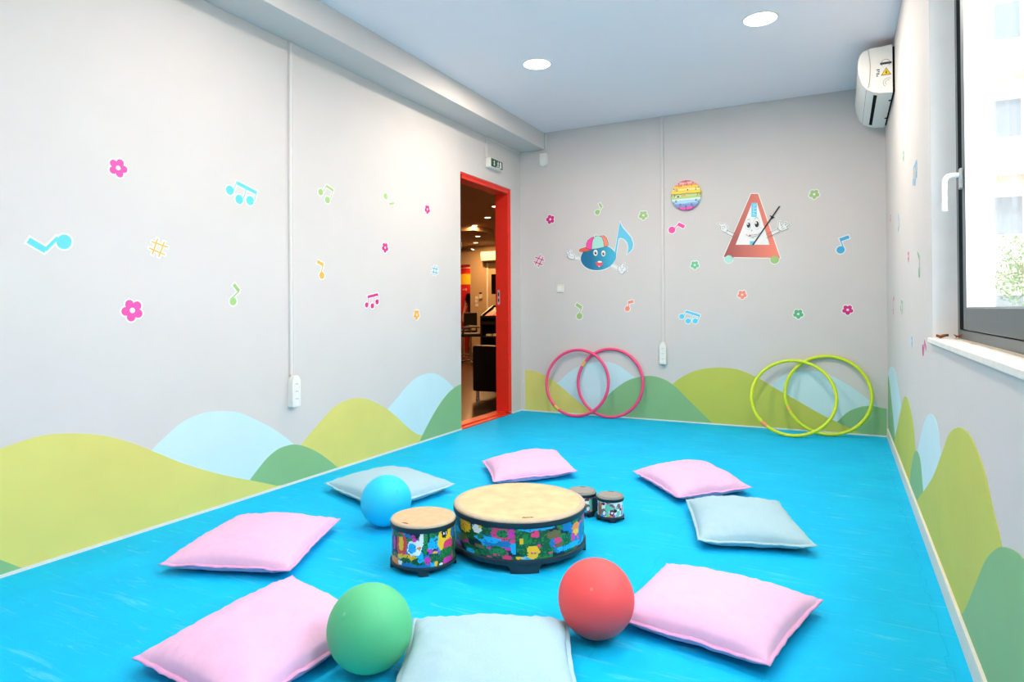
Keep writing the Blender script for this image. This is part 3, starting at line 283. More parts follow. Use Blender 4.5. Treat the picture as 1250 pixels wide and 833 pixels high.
METRO_ARMS=[["s",1.9816,1.6701,2.0851,1.6146,0.0308],["s",2.2999,1.6112,2.4029,1.6587,0.03]]
METRO_HANDS=[["p",[[1.9076,1.7456],[1.9205,1.7537],[1.9417,1.7367],[1.9705,1.7426],[1.9862,1.7173],[1.9944,1.6836],[1.9815,1.6623],[1.9487,1.6743],[1.9307,1.6909],[1.9373,1.7126]]],["p",[[2.395,1.6645],[2.3986,1.7283],[2.4104,1.7318],[2.419,1.6928],[2.4467,1.7219],[2.4585,1.72],[2.4465,1.6953],[2.4789,1.7102],[2.4837,1.6993],[2.4581,1.6797],[2.4737,1.6702],[2.4462,1.655],[2.4196,1.6481]]]]
METRO_LINES=[[[1.9076,1.7456],[1.9205,1.7537],[1.9417,1.7367],[1.9705,1.7426],[1.9862,1.7173],[1.9944,1.6836],[1.9815,1.6623],[1.9487,1.6743],[1.9307,1.6909],[1.9373,1.7126],[1.9076,1.7456]],[[2.395,1.6645],[2.3986,1.7283],[2.4104,1.7318],[2.419,1.6928],[2.4467,1.7219],[2.4585,1.72],[2.4465,1.6953],[2.4789,1.7102],[2.4837,1.6993],[2.4581,1.6797],[2.4737,1.6702],[2.4462,1.655],[2.4196,1.6481],[2.395,1.6645]],[[1.9437,1.7145],[1.965,1.7186],[1.9733,1.7015]],[[1.9456,1.6944],[1.9627,1.7]],[[2.1557,1.7598],[2.166,1.7657],[2.1783,1.7615]],[[2.2131,1.7689],[2.2275,1.7755],[2.2416,1.7691]],[[2.1858,1.6774],[2.1918,1.6661],[2.1836,1.6623]],[[2.1402,1.6388],[2.1627,1.62],[2.1986,1.6137],[2.2343,1.6225],[2.2497,1.6464]],[[2.1731,1.6292],[2.2344,1.6333]],[[2.2571,1.6838],[2.2652,1.6876]],[[1.9817,1.6844],[2.0852,1.6288]],[[1.9814,1.6546],[2.0798,1.5995]],[[2.3,1.6252],[2.3971,1.6718]],[[2.3028,1.597],[2.4067,1.6446]],[[2.4198,1.6736],[2.4347,1.6886]],[[2.4246,1.6627],[2.4463,1.672]],[[2.1883,1.6066],[2.2036,1.6025]]]
METRO_TICKS=[["s",2.1998,1.8849,2.2222,1.8831,0.0043],["s",2.1997,1.8708,2.2119,1.8699,0.0043],["s",2.1996,1.8567,2.222,1.855,0.0043],["s",2.1995,1.8426,2.2117,1.8417,0.0043],["s",2.1993,1.8285,2.2218,1.8268,0.0043],["s",2.1992,1.8144,2.2115,1.8135,0.0043],["s",2.1991,1.8003,2.2215,1.7987,0.0043]]
METRO_NEEDLE=[["s",2.1949,1.5444,2.4086,1.8578,0.0097],["p",[[2.3295,1.7898],[2.3711,1.7655],[2.3291,1.7458],[2.3413,1.7675]]]]
PAINT_BIG=[[-53.1,0.838,8.4,0.235,"leopard"],[-38.0,0.839,5.2,0.117,"white"],[-34.6,0.926,2.0,0.048,"yellow"],[-15.8,0.766,8.1,0.248,"pink"],[-13.9,0.804,5.2,0.125,"green"],[-6.4,0.833,3.2,0.148,"magenta"],[-27.6,0.572,12.4,0.094,"sky"],[-10.1,0.482,8.4,0.099,"blue"],[-4.6,0.391,2.8,0.197,"sky"],[-23.6,0.206,13.0,0.184,"dgreen"],[-18.7,0.244,6.8,0.093,"green"],[-35.2,0.307,5.0,0.062,"brown"],[-25.6,0.323,2.8,0.034,"magenta"],[-18.7,0.128,3.4,0.046,"pink"],[-10.1,0.071,4.2,0.079,"pink"],[-25.6,0.028,2.0,0.054,"pink"],[4.6,0.523,7.8,0.394,"dgreen"],[18.7,0.526,8.2,0.415,"dgreen"],[5.5,0.653,4.6,0.164,"green"],[12.5,0.823,3.1,0.138,"pink"],[1.4,0.597,1.7,0.092,"yellow"],[10.9,0.234,4.9,0.204,"yellow"],[11.5,0.209,2.8,0.026,"magenta"],[15.3,0.42,2.1,0.046,"pink"],[14.4,0.968,16.1,0.073,"sky"],[29.7,0.713,6.3,0.128,"brown"],[33.5,0.489,4.2,0.095,"pink"],[34.6,0.345,3.3,0.068,"brown"],[27.6,0.454,2.3,0.135,"blue"],[25.6,0.156,2.6,0.04,"pink"],[43.5,0.909,5.7,0.192,"blue"],[56.3,0.647,6.6,0.219,"orange"],[55.5,0.563,4.0,0.109,"yellow"],[51.3,0.439,2.6,0.136,"magenta"],[60.7,0.363,2.6,0.134,"magenta"],[46.1,0.203,14.5,0.092,"sky"],[65.8,0.494,5.6,0.265,"blue"],[43.5,0.454,3.8,0.175,"dgreen"],[-58.0,0.355,10.4,0.147,"brown"],[-51.6,0.275,4.4,0.079,"magenta"],[-47.4,0.173,8.1,0.124,"dgreen"],[-46.1,0.062,5.3,0.085,"sky"],[-5.5,0.587,2.8,0.082,"pink"],[-34.1,0.605,3.3,0.085,"green"],[-28.7,0.786,4.2,0.101,"dgreen"],[0.9,0.082,3.7,0.033,"yellow"]]
PAINT_MED=[[-42.7,0.64,12.0,0.346,"red"],[-43.2,0.654,5.2,0.22,"yellow"],[-63.8,0.594,4.8,0.194,"magenta"],[-28.4,0.91,8.1,0.056,"blue"],[-15.9,0.575,13.5,0.216,"white"],[-20.4,0.568,7.8,0.139,"sky"],[-15.9,0.806,3.9,0.056,"magenta"],[-7.4,0.567,3.8,0.037,"orange"],[-3.1,0.8,4.2,0.185,"white"],[3.6,0.707,4.2,0.323,"green"],[21.5,0.69,11.3,0.17,"sky"],[21.9,0.767,3.2,0.031,"dgreen"],[44.1,0.73,18.1,0.331,"yellow"],[40.7,0.897,6.9,0.132,"black"],[38.0,0.889,1.3,0.031,"white"],[44.4,0.887,1.5,0.032,"white"],[50.3,0.536,12.5,0.159,"pink"],[20.4,0.414,11.2,0.049,"purple"],[20.4,0.414,4.5,0.031,"yellow"],[-32.1,0.28,21.1,0.087,"leopard"],[-15.9,0.034,28.4,0.093,"blue"],[-9.5,0.181,12.8,0.092,"dgreen"],[-4.2,0.215,6.3,0.055,"sky"],[7.4,0.213,4.7,0.111,"magenta"],[18.1,0.263,6.6,0.124,"dgreen"],[45.6,0.316,16.5,0.158,"green"],[48.7,0.098,12.7,0.082,"magenta"],[-63.8,0.046,16.2,0.168,"orange"],[-45.6,0.11,5.4,0.057,"white"],[-32.1,0.202,9.9,0.062,"dgreen"],[72.2,0.393,9.6,0.229,"dgreen"],[69.1,0.864,11.8,0.195,"blue"],[-48.7,0.89,9.5,0.057,"green"],[22.6,0.1,3.2,0.081,"yellow"],[32.1,0.046,3.5,0.031,"white"]]
# ================================================================== THE SETTING
YF = -8.2                                    # front end of the room, behind the camera
slab = MB().box((-.16, YF - .1, -.12), (W + .25, .15, -.02), 'street').build('floor'); struct(slab)
# foam tiles with interlocking teeth
xs = [0.008, .215, 1.232, 2.190, 3.118, 3.164]
ys = [-.006, -1.205, -2.285, -3.41, -4.42, -5.45, -6.5, -7.55]
def edge_path(a, b, axis, flat):
    """points from a to b (exclusive of b) of a jig-saw edge; teeth depend only on the grid line so neighbours fit"""
    if flat: return [a]
    pts = [a]; ln = abs((b[0] - a[0]) if axis == 0 else (b[1] - a[1])); n = max(2, int(round(ln / .075)))
    dirp = 1 if ((b[0] - a[0]) if axis == 0 else (b[1] - a[1])) > 0 else -1
    idx = range(n) if dirp > 0 else range(n - 1, -1, -1); lo = min(a[0], b[0]) if axis == 0 else min(a[1], b[1]); step = ln / n; base = a[1] if axis == 0 else a[0]
    for i in idx:
        s0, s1 = lo + i * step, lo + (i + 1) * step
        if i == 0 or i == n - 1: continue
        dep = .006 if i % 2 else -.006
        q = [(s0 + .004, dep), (s1 - .004, dep)] if True else []
        if dirp < 0: q = q[::-1]
        for sv, dv in q: pts.append((sv, base + dv) if axis == 0 else (base + dv, sv))
    return pts
first_tile = True
for i in range(len(xs) - 1):
    for j in range(len(ys) - 1):
        x0, x1, y1, y0 = xs[i], xs[i + 1], ys[j], ys[j + 1]
        if i == 0 and False: continue
        p = edge_path((x0, y0), (x1, y0), 0, j == len(ys) - 2) + edge_path((x1, y0), (x1, y1), 1, i == len(xs) - 2) + edge_path((x1, y1), (x0, y1), 0, j == 0) + edge_path((x0, y1), (x0, y0), 1, i == 0)
        cx, cy = (x0 + x1) / 2, (y0 + y1) / 2; g = .00028
        p = grow(p, -g)
        MB().prism([(x, y, -.0198) for x, y in p], (0, 0, .0198), 'foam_mat').build('mat_tile', slab, origin=(cx, cy, 0))
# walls
DY0, DY1, DZ = -1.145, -.205, 2.182
struct(MB().box((-.15, YF, -.02), (0, DY0, H), 'wall_paint').box((-.15, DY1, -.02), (0, .15, H), 'wall_paint').box((-.15, DY0, DZ), (0, DY1, H), 'wall_paint').build('wall_left'))
wl = bpy.data.objects['wall_left']
wb = struct(MB().box((0, 0, -.02), (W + .25, .15, H), 'wall_paint').build('wall_back'))
WY0, WY1, WZ0, WZ1 = -5.35, -2.775, .868, 2.44
XO = 3.378
wr = struct(MB().box((W, YF, -.02), (XO, 0, WZ0), 'wall_paint').box((W, YF, WZ1), (XO, 0, H), 'wall_paint').box((W, WY1, WZ0), (XO, 0, WZ1), 'wall_paint').box((W, YF, WZ0), (XO, WY0, WZ1), 'wall_paint').build('wall_right'))
struct(MB().box((0, YF - .15, -.02), (W, YF, H), 'wall_paint').build('wall_front'))
struct(MB().box((-.15, YF, H), (XO, .15, H + .15), 'ceiling_paint').build('ceiling'))
struct(MB().box((.0005, YF, 2.58), (.268, -.0005, H - .0005), 'beam_paint').build('beam'))
MB().box((W + .001, WY1 - .001, WZ0), (3.26, WY1 + .0, WZ1), 'reveal_paint').box((3.335, WY1 - .002, WZ0), (XO + .001, WY1, WZ1), 'reveal_paint').build('reveal', wr)
struct(MB().box((.0005, YF, -.0195), (.006, DY0 - .001, .012), 'white_trim').box((.0005, DY1 + .001, -.0195), (.006, -.001, .012), 'white_trim').build('baseboard_left'))
struct(MB().box((.006, -.0055, -.0195), (W - .012, -.0005, .011), 'white_trim').build('baseboard_back'))
struct(MB().box((W - .012, YF, -.0195), (W - .0005, -.006, .07), 'cream_trim').build('baseboard_right', bevel=.002))
# painted hills: flat paint on the walls
for k, par, bot in (('L', wl, .0125), ('B', wb, .0115), ('R', wr, .0705)):
    for i, (nm, m, pts) in enumerate(HILLS[k]):
        c = [(u, max(z, bot)) for u, z in spline(pts, 6)]
        if k == 'L': c = [(min(u, DY0 - .0005), z) for u, z in c]
        if k == 'B': c = [(min(max(u, .03), W - .001), z) for u, z in c]
        if k == 'R': c = [(min(u, -.006), z) for u, z in c]
        poly = [(c[0][0], bot)] + [q for q in c if q[1] > bot] + [(c[-1][0], bot)]
        mb = MB(); sheet(mb, k, poly, .0001, .0004 + .0004 * i, m)
        cu = sum(q[0] for q in poly) / len(poly)
        o = mb.build('painted_hill', par, origin=wallpt(k, cu, bot, 0)); o['label'] = nm + ' painted hill'
# ---- door frame to the lobby
dr = struct(empty('door_1', (0, (DY0 + DY1) / 2, 0)))
MB().box((-.15, DY1 - .045, .02), (-.012, DY1 - .001, DZ - .001), 'red_paint').box((-.035, DY1 - .018, .02), (-.004, DY1 - .0008, DZ - .0012), 'red_paint').build('jamb', dr, bevel=.002)
MB().box((-.15, DY0 + .001, .02), (-.09, DY0 + .045, DZ - .001), 'red_paint').build('jamb', dr, bevel=.002)
MB().box((-.15, DY0 + .045, DZ - .05), (-.012, DY1 - .045, DZ - .001), 'red_paint').box((-.035, DY0 + .002, DZ - .018), (-.004, DY1 - .018, DZ - .0012), 'red_paint').build('head', dr, bevel=.002)
MB().box((-.16, DY0 + .001, -.0195), (-.05, DY1 - .001, .02), 'red_threshold').box((-.05, DY0 + .001, -.0195), (-.002, DY1 - .001, .006), 'red_threshold').build('threshold', dr, bevel=.003)
o = MB().box((-.128, DY1 - .048, 1.06), (-.105, DY1 - .0449, 1.2), 'handle_grey').box((-.122, DY1 - .0485, 1.085), (-.111, DY1 - .0479, 1.115), 'groove').box((-.122, DY1 - .0485, 1.14), (-.111, DY1 - .0479, 1.175), 'groove').build('strike_plate', dr); o['label'] = 'metal strike plate'
# ---- window in the right wall
wn = struct(empty('window_1', (3.26, WY1, WZ0)))
FX0, FX1 = 3.26, 3.33
sashes = [(-2.85, -4.08), (-4.14, -5.28)]
MB().box((FX0, WY1 - .07, WZ0 + .02), (FX1, WY1 - .001, WZ1 - .001), 'dark_aluminium').box((FX0, WY0 + .001, WZ0 + .02), (FX1, WY0 + .07, WZ1 - .001), 'dark_aluminium').box((FX0, WY0 + .07, WZ0 + .02), (FX1, WY1 - .07, .922), 'dark_aluminium').box((FX0, WY0 + .07, WZ1 - .06), (FX1, WY1 - .07, WZ1 - .001), 'dark_aluminium').box((FX0, -4.14, .922), (FX1, -4.08, WZ1 - .06), 'dark_aluminium').build('outer_frame', wn, bevel=.002)
for n_, (ya, yb) in enumerate(sashes):
    za, zb = .926, WZ1 - .065; xa, xb = FX0 - .004, FX1 - .012
    ya2, yb2 = (ya - .085, yb + .004) if n_ == 0 else (ya - .004, yb + .004)
    sf = MB()
    sf.box((xa, ya2 - .062, za), (xb, ya2, zb), 'dark_aluminium').box((xa, yb2, za), (xb, yb2 + .062, zb), 'dark_aluminium').box((xa, yb2 + .062, za), (xb, ya2 - .062, za + .078), 'dark_aluminium').box((xa, yb2 + .062, zb - .07), (xb, ya2 - .062, zb), 'dark_aluminium')
    so = sf.build('sash', wn, bevel=.002)
    for xg in (xa + .012, xb - .015):
        y0_, y1_, z0_, z1_ = yb2 + .062, ya2 - .062, za + .078, zb - .07; pm = MB()
        pm.box((xg, y0_, z0_), (xg + .0025, y1_, z1_), 'pane_clear'); pm.mi('pane_glass'); pm.m[5] = 1      # the face towards the room carries the mirror layer
        pm.build('pane', so)
    MB().box((xa + .003, yb2 + .063, za + .0785), (xa + .011, ya2 - .063, za + .083), 'alu_edge').build('glazing_bead', so)
    MB().box((xa + .001, ya2 - .0635, za + .079), (xb + .001, ya2 - .0619, zb - .071), 'white_plastic').build('lit_stile_strip', so)  # white strip: the lit look of the stile's inner face, put into colour
    if n_ == 0:
        MB().box((FX0 - .0012, ya2 + .001, za - .003), (FX1, ya + .02, zb), 'groove').build('groove_shade_fill', wn)  # flush black fill: the groove's shade is put into its colour
        hy = ya2 - .022
        hp = MB().box((xa - .012, hy - .016, 1.44), (xa - .0005, hy + .016, 1.515), 'handle_grey').build('handle_plate', wn, bevel=.003)
        pts = [(xa - .012, hy, 1.492), (xa - .03, hy, 1.493), (xa - .046, hy, 1.49), (xa - .055, hy, 1.478)] + [(xa - .057 + .001 * math.sin(i * 1.6), hy, 1.465 - .0115 * i) for i in range(10)]
        MB().tube(pts, lambda t: .0095 + .0012 * math.sin(t * 40) * (t > .35), 'handle_white', 12).build('handle', hp, smooth=True)
MB().box((3.162, WY0 - .03, WZ0 - .0005), (3.262, WY1 + .03, WZ0 + .02), 'sill_stone').build('sill', wn, bevel=.003)
mb = MB()
for i in range(26):                          # gritty dust line along the frame
    y0 = -2.8 - i * .09; wv = .022 + .012 * noise.noise((i * .7, 0, 0))
    mb.add([(3.2595, y0, WZ0 + .0206), (3.2595, y0 - .0901, WZ0 + .0206), (3.2595 - .022 - .012 * noise.noise(((i + 1) * .7, 0, 0)), y0 - .0901, WZ0 + .0206), (3.2595 - wv, y0, WZ0 + .0206)], [(0, 3, 2, 1)], 'dirt')
o = mb.build('dust_line', wn); o['label'] = 'beige dust along the frame'
# ---- rest of the lobby shell behind the door
struct(MB().box((-10, -3, -.12), (-.15, 11, -.0205), 'lobby_wood').build('floor'))
struct(MB().box((-10, -3, 2.55), (-.15, 7.7, 2.7), 'lobby_ceiling').box((-10, 7.86, 2.25), (-.15, 11, 2.7), 'lobby_ceiling').box((-10, 4.4, 2.47), (-3.1, 5.1, 2.551), 'lobby_ceiling').build('ceiling'))
struct(MB().box((-5.155, 7.7, -.02), (-.15, 7.85, 2.55), 'lobby_wall').box((-10, 7.7, -.02), (-6.4, 7.85, 2.55), 'lobby_wall').box((-6.4, 7.7, 2.11), (-5.155, 7.85, 2.55), 'lobby_wall').build('wall_lobby'))
struct(MB().box((-10, 10.5, -.02), (-.15, 10.65, 2.55), 'lobby_wall').box((-10.15, -3, -.02), (-10, 10.65, 2.55), 'lobby_wall').box((-10, -3.15, -.02), (-.15, -3, 2.55), 'lobby_wall').box((-.15, .15, -.02), (-.1, 10.65, 2.55), 'lobby_wall').build('wall_lobby'))
# ================================================================== THINGS ON THE WALLS
def decal(k, name, label, col, prims, margin=.0065):
    mb = MB(); d0 = .0006; u0, z0 = None, None; outl = []; fill = []; holes = []
    for p in prims:
        if p[0] == 'd': outl.append(circle2(p[1], p[2], p[3] + margin)); fill.append(circle2(p[1], p[2], p[3])); c = (p[1], p[2])
        elif p[0] == 's': outl.append(segpoly(*p[1:5], p[5], margin)); fill.append(segpoly(*p[1:5], p[5])); c = ((p[1] + p[3]) / 2, (p[2] + p[4]) / 2)
        elif p[0] == 'p':
            outl.append(grow(p[1], margin)); fill.append(p[1]); c = p[1][0]
        else:
            _, u, z, r, ang = p; c = (u, z)
            for q in range(5):
                a = R(ang + 72 * q); cu, cz = u + .6 * r * math.cos(a) * (1 if k != 'L' else 1), z + .6 * r * math.sin(a)
                outl.append(circle2(cu, cz, .39 * r + margin, 18)); fill.append(circle2(cu, cz, .39 * r, 18))
            fill.append(circle2(u, z, .48 * r)); holes.append(circle2(u, z, .24 * r))
        if u0 is None: u0, z0 = c
    for i, q in enumerate(outl): sheet(mb, k, q, d0, d0 + .0005 + .00002 * i, 'white')
    for i, q in enumerate(fill): sheet(mb, k, q, d0, d0 + .001 + .00002 * i, col)
    for q in holes: sheet(mb, k, q, d0, d0 + .0016, 'white')
    # the sticker's own thin adhesive layer reaches the wall
    if fill: sheet(mb, k, fill[0], .0002, d0, 'white')
    o = mb.build(name, origin=wallpt(k, u0, z0, 0))
    return tag(o, label, 'sticker')
GRP = {'L': 'music stickers on the left wall', 'B': 'music stickers on the back wall', 'R': 'music stickers on the right wall'}
for k in 'LBR':
    for nm, lb, c, pr_ in STICKERS[k]: decal(k, nm, lb, c, pr_, .0025 if k == 'R' else .0065)['group'] = GRP[k]
def prim_poly(p, e=0.0):
    if p[0] == 'p': return grow(p[1], e) if e else p[1]
    if p[0] == 'd': return circle2(p[1], p[2], p[3] + e)
    return segpoly(*p[1:5], p[5], e)
def cartoon(root, parts, order, eyes, arms, hands, lines, outline, limb='hand'):
    lv = [.0006]
    def lay(name, prims, m, e=0.0, extra=None, lab=None, parent=root):
        mb = MB(); polys = [prim_poly(p, e) for p in prims]
        if extra:
            for p in prims: sheet(mb, 'B', prim_poly(p, extra[0]), .0003, lv[0], extra[1])
            lv[0] += .0003
        for q in polys: sheet(mb, 'B', q, .0003, lv[0], m)
        lv[0] += .0003
        return mb.build(name, parent, origin=root.location) 
    allp = arms + hands + [p for n in parts for p in parts[n][1]]
    lay('white_border', allp, 'white', .007)
    for a in arms: lay('arm', [a], 'white', 0, (.0015, 'grey_line'))
    for n in order:
        m, pr_ = parts[n]; lay(n, pr_, m, 0, (outline, 'dark_line') if n.startswith(('cap_panel', 'visor')) else None)
    for h in hands: lay(limb, [h], 'white')
    for a, b, c in eyes:
        lay('eye', [a], 'white', 0, (.001, 'grey_line')); lay('pupil', [b], 'black'); lay('eye_glint', [c], 'white')
    for l in lines:
        mb = MB()
        for p, q in zip(l[:-1], l[1:]): sheet(mb, 'B', segpoly(p[0], p[1], q[0], q[1], .0028), lv[0] - .0002, lv[0] + .0002, 'grey_line')
        mb.build('drawn_line', root, origin=root.location)
    return lv[0]
nr = thing('cartoon_note_sticker', (.82, 0, 1.52), 'large cartoon music note sticker with blue face, striped cap and gloved hands', 'sticker')
cartoon(nr, NOTE, ['flag', 'body', 'visor', 'cap_button', 'cap_panel_pink', 'cap_panel_coral', 'cap_panel_mint', 'mouth', 'teeth', 'tongue'], NOTE_EYES, NOTE_ARMS, NOTE_HANDS, NOTE_LINES, .003)
mr_ = thing('cartoon_metronome_sticker', (2.19, 0, 1.82), 'large cartoon metronome sticker, coral triangle with eyes and waving hands', 'sticker')
lv = cartoon(mr_, METRO, ['body', 'window', 'scale_strip', 'lower_strip', 'left_foot', 'right_foot', 'mouth', 'lip'], METRO_EYES, METRO_ARMS, METRO_HANDS, METRO_LINES, .003)
mb = MB()
lv_t = lv + .0003
for t in METRO_TICKS: sheet(mb, 'B', prim_poly(t), .0006, lv_t, 'white')
mb.build('scale_ticks', mr_, origin=mr_.location)
mb = MB()
for t in METRO_NEEDLE: sheet(mb, 'B', prim_poly(t), .0003, lv + .0006, 'black')
mb.build('needle', mr_, origin=mr_.location)
for o_, nm in ((nr, 'body'), (mr_, 'body')): pass
# wall clock
ck = thing('wall_clock', (1.644, 0, 2.011), 'round wall clock with watercolour rainbow stripes on the back wall', 'clock')
RC = .132
MB().lathe([(0, 0), (RC - .004, 0), (RC, .004), (RC, .02), (RC - .003, .024), (0, .024)], 'rainbow_print', (1.644, -.0005, 2.011), 56, (0, -1, 0)).build('clock_face', ck, smooth=True, origin=(1.644, 0, 2.011))
for i in range(12):
    a = R(90 - 30 * (i + 1)); t = text_mesh(str(i + 1), .034, 'dark_line', 'numeral'); t.rotation_euler = (R(90), 0, 0)
    t.location = (1.644 + .1 * math.cos(a), -.0252, 2.011 + .1 * math.sin(a)); put(t, ck)
    c, s_ = math.cos(a), math.sin(a)
    mb = MB(); sheet(mb, 'B', segpoly(1.644 + .118 * c, 2.011 + .118 * s_, 1.644 + .128 * c, 2.011 + .128 * s_, .007), .0243, .0254, 'black'); mb.build('hour_mark', ck, origin=(1.644, 0, 2.011))
def hand(nm, ang, ln, w, d):
    c, s_ = math.cos(R(ang)), math.sin(R(ang)); mb = MB(); x, z = 1.644, 2.011
    sheet(mb, 'B', segpoly(x, z, x + ln * .45 * c, z + ln * .45 * s_, w), .0246, d, 'coral'); sheet(mb, 'B', segpoly(x + ln * .45 * c, z + ln * .45 * s_, x + ln * c, z + ln * s_, w), .0246, d, 'white')
    sheet(mb, 'B', segpoly(x + ln * .62 * c, z + ln * .62 * s_, x + ln * .82 * c, z + ln * .82 * s_, w * 1.5), .0246, d + .0003, 'black'); mb.build(nm, ck, origin=(x, 0, z))
hand('minute_hand', 187, .095, .006, .027); hand('hour_hand', 72, .068, .006, .0262)
mb = MB(); sheet(mb, 'B', circle2(1.644, 2.011, .007), .0246, .0278, 'label_yellow'); mb.build('hand_hub', ck, origin=(1.644, 0, 2.011))
# socket strips and trunking
def trunking(k, u, z0, z1, w, label, name='cable_trunking'):
    mb = MB(); t = thing(name, wallpt(k, u, z0, 0), label, 'cable trunking')
    a, b = wallpt(k, u - w / 2, z0, .0005), wallpt(k, u + w / 2, z1, .010)
    MB().box(tuple(map(min, a, b)), tuple(map(max, a, b)), 'trunk_paint').build('channel', t, bevel=.001)
    for s_ in (-1, 1):
        a, b = wallpt(k, u + s_ * w * .34 - w * .09, z0, .010), wallpt(k, u + s_ * w * .34 + w * .09, z1, .0135)
        MB().box(tuple(map(min, a, b)), tuple(map(max, a, b)), 'trunk_paint').build('cover_ridge', t)
    return t
trunking('L', -3.035, .635, 2.579, .034, 'tall white vertical cable trunking on the left wall down to the socket strip')
trunking('B', 1.432, .712, H - .001, .024, 'tall thin vertical cable trunking on the back wall beside the clock')
trunking('L', -.70, 2.392, 2.579, .026, 'short white cable trunking from the beam to the exit sign')
def socket_strip(k, u, z0, z1, w, d, label):
    t = thing('socket_strip', wallpt(k, u, (z0 + z1) / 2, 0), label, 'power strip', 'wall socket strips'); h = z1 - z0
    pts = [(u - w / 2, z0), (u + w / 2, z0), (u + w / 2, z1 - .16 * h), (u + w * .3, z1 - .05 * h), (u + w * .12, z1), (u - w * .12, z1), (u - w * .3, z1 - .05 * h), (u - w / 2, z1 - .16 * h)]
    mb = MB(); sheet(mb, k, pts, .0005, d, 'white_plastic'); mb.build('body', t, bevel=.003)
    for i in range(3):
        zc = z0 + h * (.15 + .235 * i); mb = MB(); n = WN[k]
        mb.lathe([(w * .33, 0), (w * .36, .0025), (w * .30, .003), (w * .28, -.004), (0, -.0045)], 'white', wallpt(k, u, zc, d), 24, n)
        so = mb.build('socket', t, smooth=True)
        mb = MB()
        for s_ in (-1, 1): mb.lathe([(0, .0004), (.0028, .0004), (.0028, -.003)], 'groove', wallpt(k, u + s_ * .009, zc, d - .003), 10, n)
        mb.build('pin_hole', so)
        a, b = wallpt(k, u - w * .16, zc + w * .30, d), wallpt(k, u + w * .16, zc + w * .36, d + .0035); MB().box(tuple(map(min, a, b)), tuple(map(max, a, b)), 'handle_grey').build('earth_clip', so)
    return t
socket_strip('L', -3.03, .452, .634, .062, .042, 'white triple socket strip at the end of the trunking on the left wall')
socket_strip('B', 1.431, .511, .711, .058, .04, 'white triple socket strip on the back wall between the two hoop pairs')
# exit sign
ex = thing('exit_sign', (0, -.58, 2.35), 'small green exit sign with running figure and arrow above the red door', 'exit sign')
MB().box((.0005, -.705, 2.302), (.05, -.47, 2.388), 'white_plastic').build('housing', ex, bevel=.004)
mb = MB()
mb.box((.0502, -.692, 2.309), (.0512, -.474, 2.383), 'exit_green'); mb.build('green_panel', ex)
def exs(name, polys, m='white'):
    mb = MB()
    for q in polys: mb.prism([(.0513, -.69 + y * 1.22, 2.311 + z * 1.05) for y, z in q], (.0006, 0, 0), m)
    return mb.build(name, ex)
exs('arrow', [[(.045, .058), (.058, .042), (.050, .042), (.050, .026), (.058, .026), (.045, .008), (.032, .026), (.040, .026), (.040, .042), (.032, .042)]])
exs('running_figure', [circle2(.108, .056, .0055, 12), [(.098, .049), (.112, .05), (.108, .03), (.099, .03)], [(.099, .032), (.107, .032), (.118, .02), (.128, .012), (.123, .008), (.112, .016)], [(.099, .032), (.106, .03), (.1, .016), (.088, .008), (.085, .013), (.094, .019)], [(.11, .048), (.124, .04), (.122, .036), (.108, .042)], [(.099, .048), (.088, .038), (.091, .035), (.102, .043)]])
exs('door_pictogram', [[(.134, .006), (.158, .006), (.158, .06), (.134, .06)]])
exs('bottom_strip', [[(.07, .0), (.13, .0), (.13, .006), (.07, .006)]])
MB().lathe([(0, 0), (.004, 0), (.004, .003), (0, .005)], 'led_red', (.03, -.56, 2.302), 10, (0, 0, -1)).build('indicator_led', ex)
# motion sensor, blank switch, cable
ms = thing('motion_sensor', (.268, 0, 2.48), 'white rounded motion sensor high on the back wall under the beam end', 'motion sensor')
pts = [(.232, 2.54), (.305, 2.54)] + [(.2685 + .0365 * math.cos(R(a)), 2.45 + .036 * math.sin(R(a))) for a in range(0, -181, -20)]
mb = MB(); sheet(mb, 'B', pts, .0005, .035, 'white_plastic'); mb.build('housing', ms, bevel=.012, smooth=True)
pts = [(.247, 2.475), (.29, 2.475)] + [(.2685 + .0215 * math.cos(R(a)), 2.45 + .021 * math.sin(R(a))) for a in range(0, -181, -20)]
mb = MB(); sheet(mb, 'B', pts, .034, .038, 'white'); mb.build('lens', ms, bevel=.003)
sw = thing('light_switch', (.43, 0, 1.21), 'small square cream light switch on the back wall below the cartoon note', 'switch')
MB().box((.392, -.010, 1.172), (.468, -.0005, 1.25), 'cream_trim').build('plate', sw, bevel=.003); MB().box((.406, -.016, 1.186), (.454, -.009, 1.236), 'white_plastic').build('rocker', sw, bevel=.002)
cb = MB().tube([(.004, -.69, 2.574), (.004, -.004, 2.574), (.268, -.004, 2.572), (.285, -.004, 2.58), (.29, -.004, 2.745)], .0035, 'white_plastic', 6).build('cable', smooth=True)
tag(cb, 'thin white cable running along the beam edge to the back wall', 'cable')
# air conditioner on the right wall, by the back corner
ac = thing('air_conditioner', (3.17, -.6, 2.385), 'white wall-mounted air conditioner in the corner under the ceiling', 'air conditioner')
prof = [(3.163, 2.384), (3.09, 2.390), (3.05, 2.402), (3.018, 2.424), (2.992, 2.462), (2.974, 2.52), (2.967, 2.575), (2.970, 2.62), (2.980, 2.652), (3.0, 2.674), (3.04, 2.686), (3.163, 2.690)]
mb = MB(); mb.prism([(x, -1.03, z) for x, z in prof], (0, .9, 0), 'white_plastic'); mb.build('body', ac, bevel=.006, smooth=45)
MB().box((3.1635, -1.02, 2.395), (W - .0005, -.14, 2.68), 'groove').build('mounting_plate', ac)
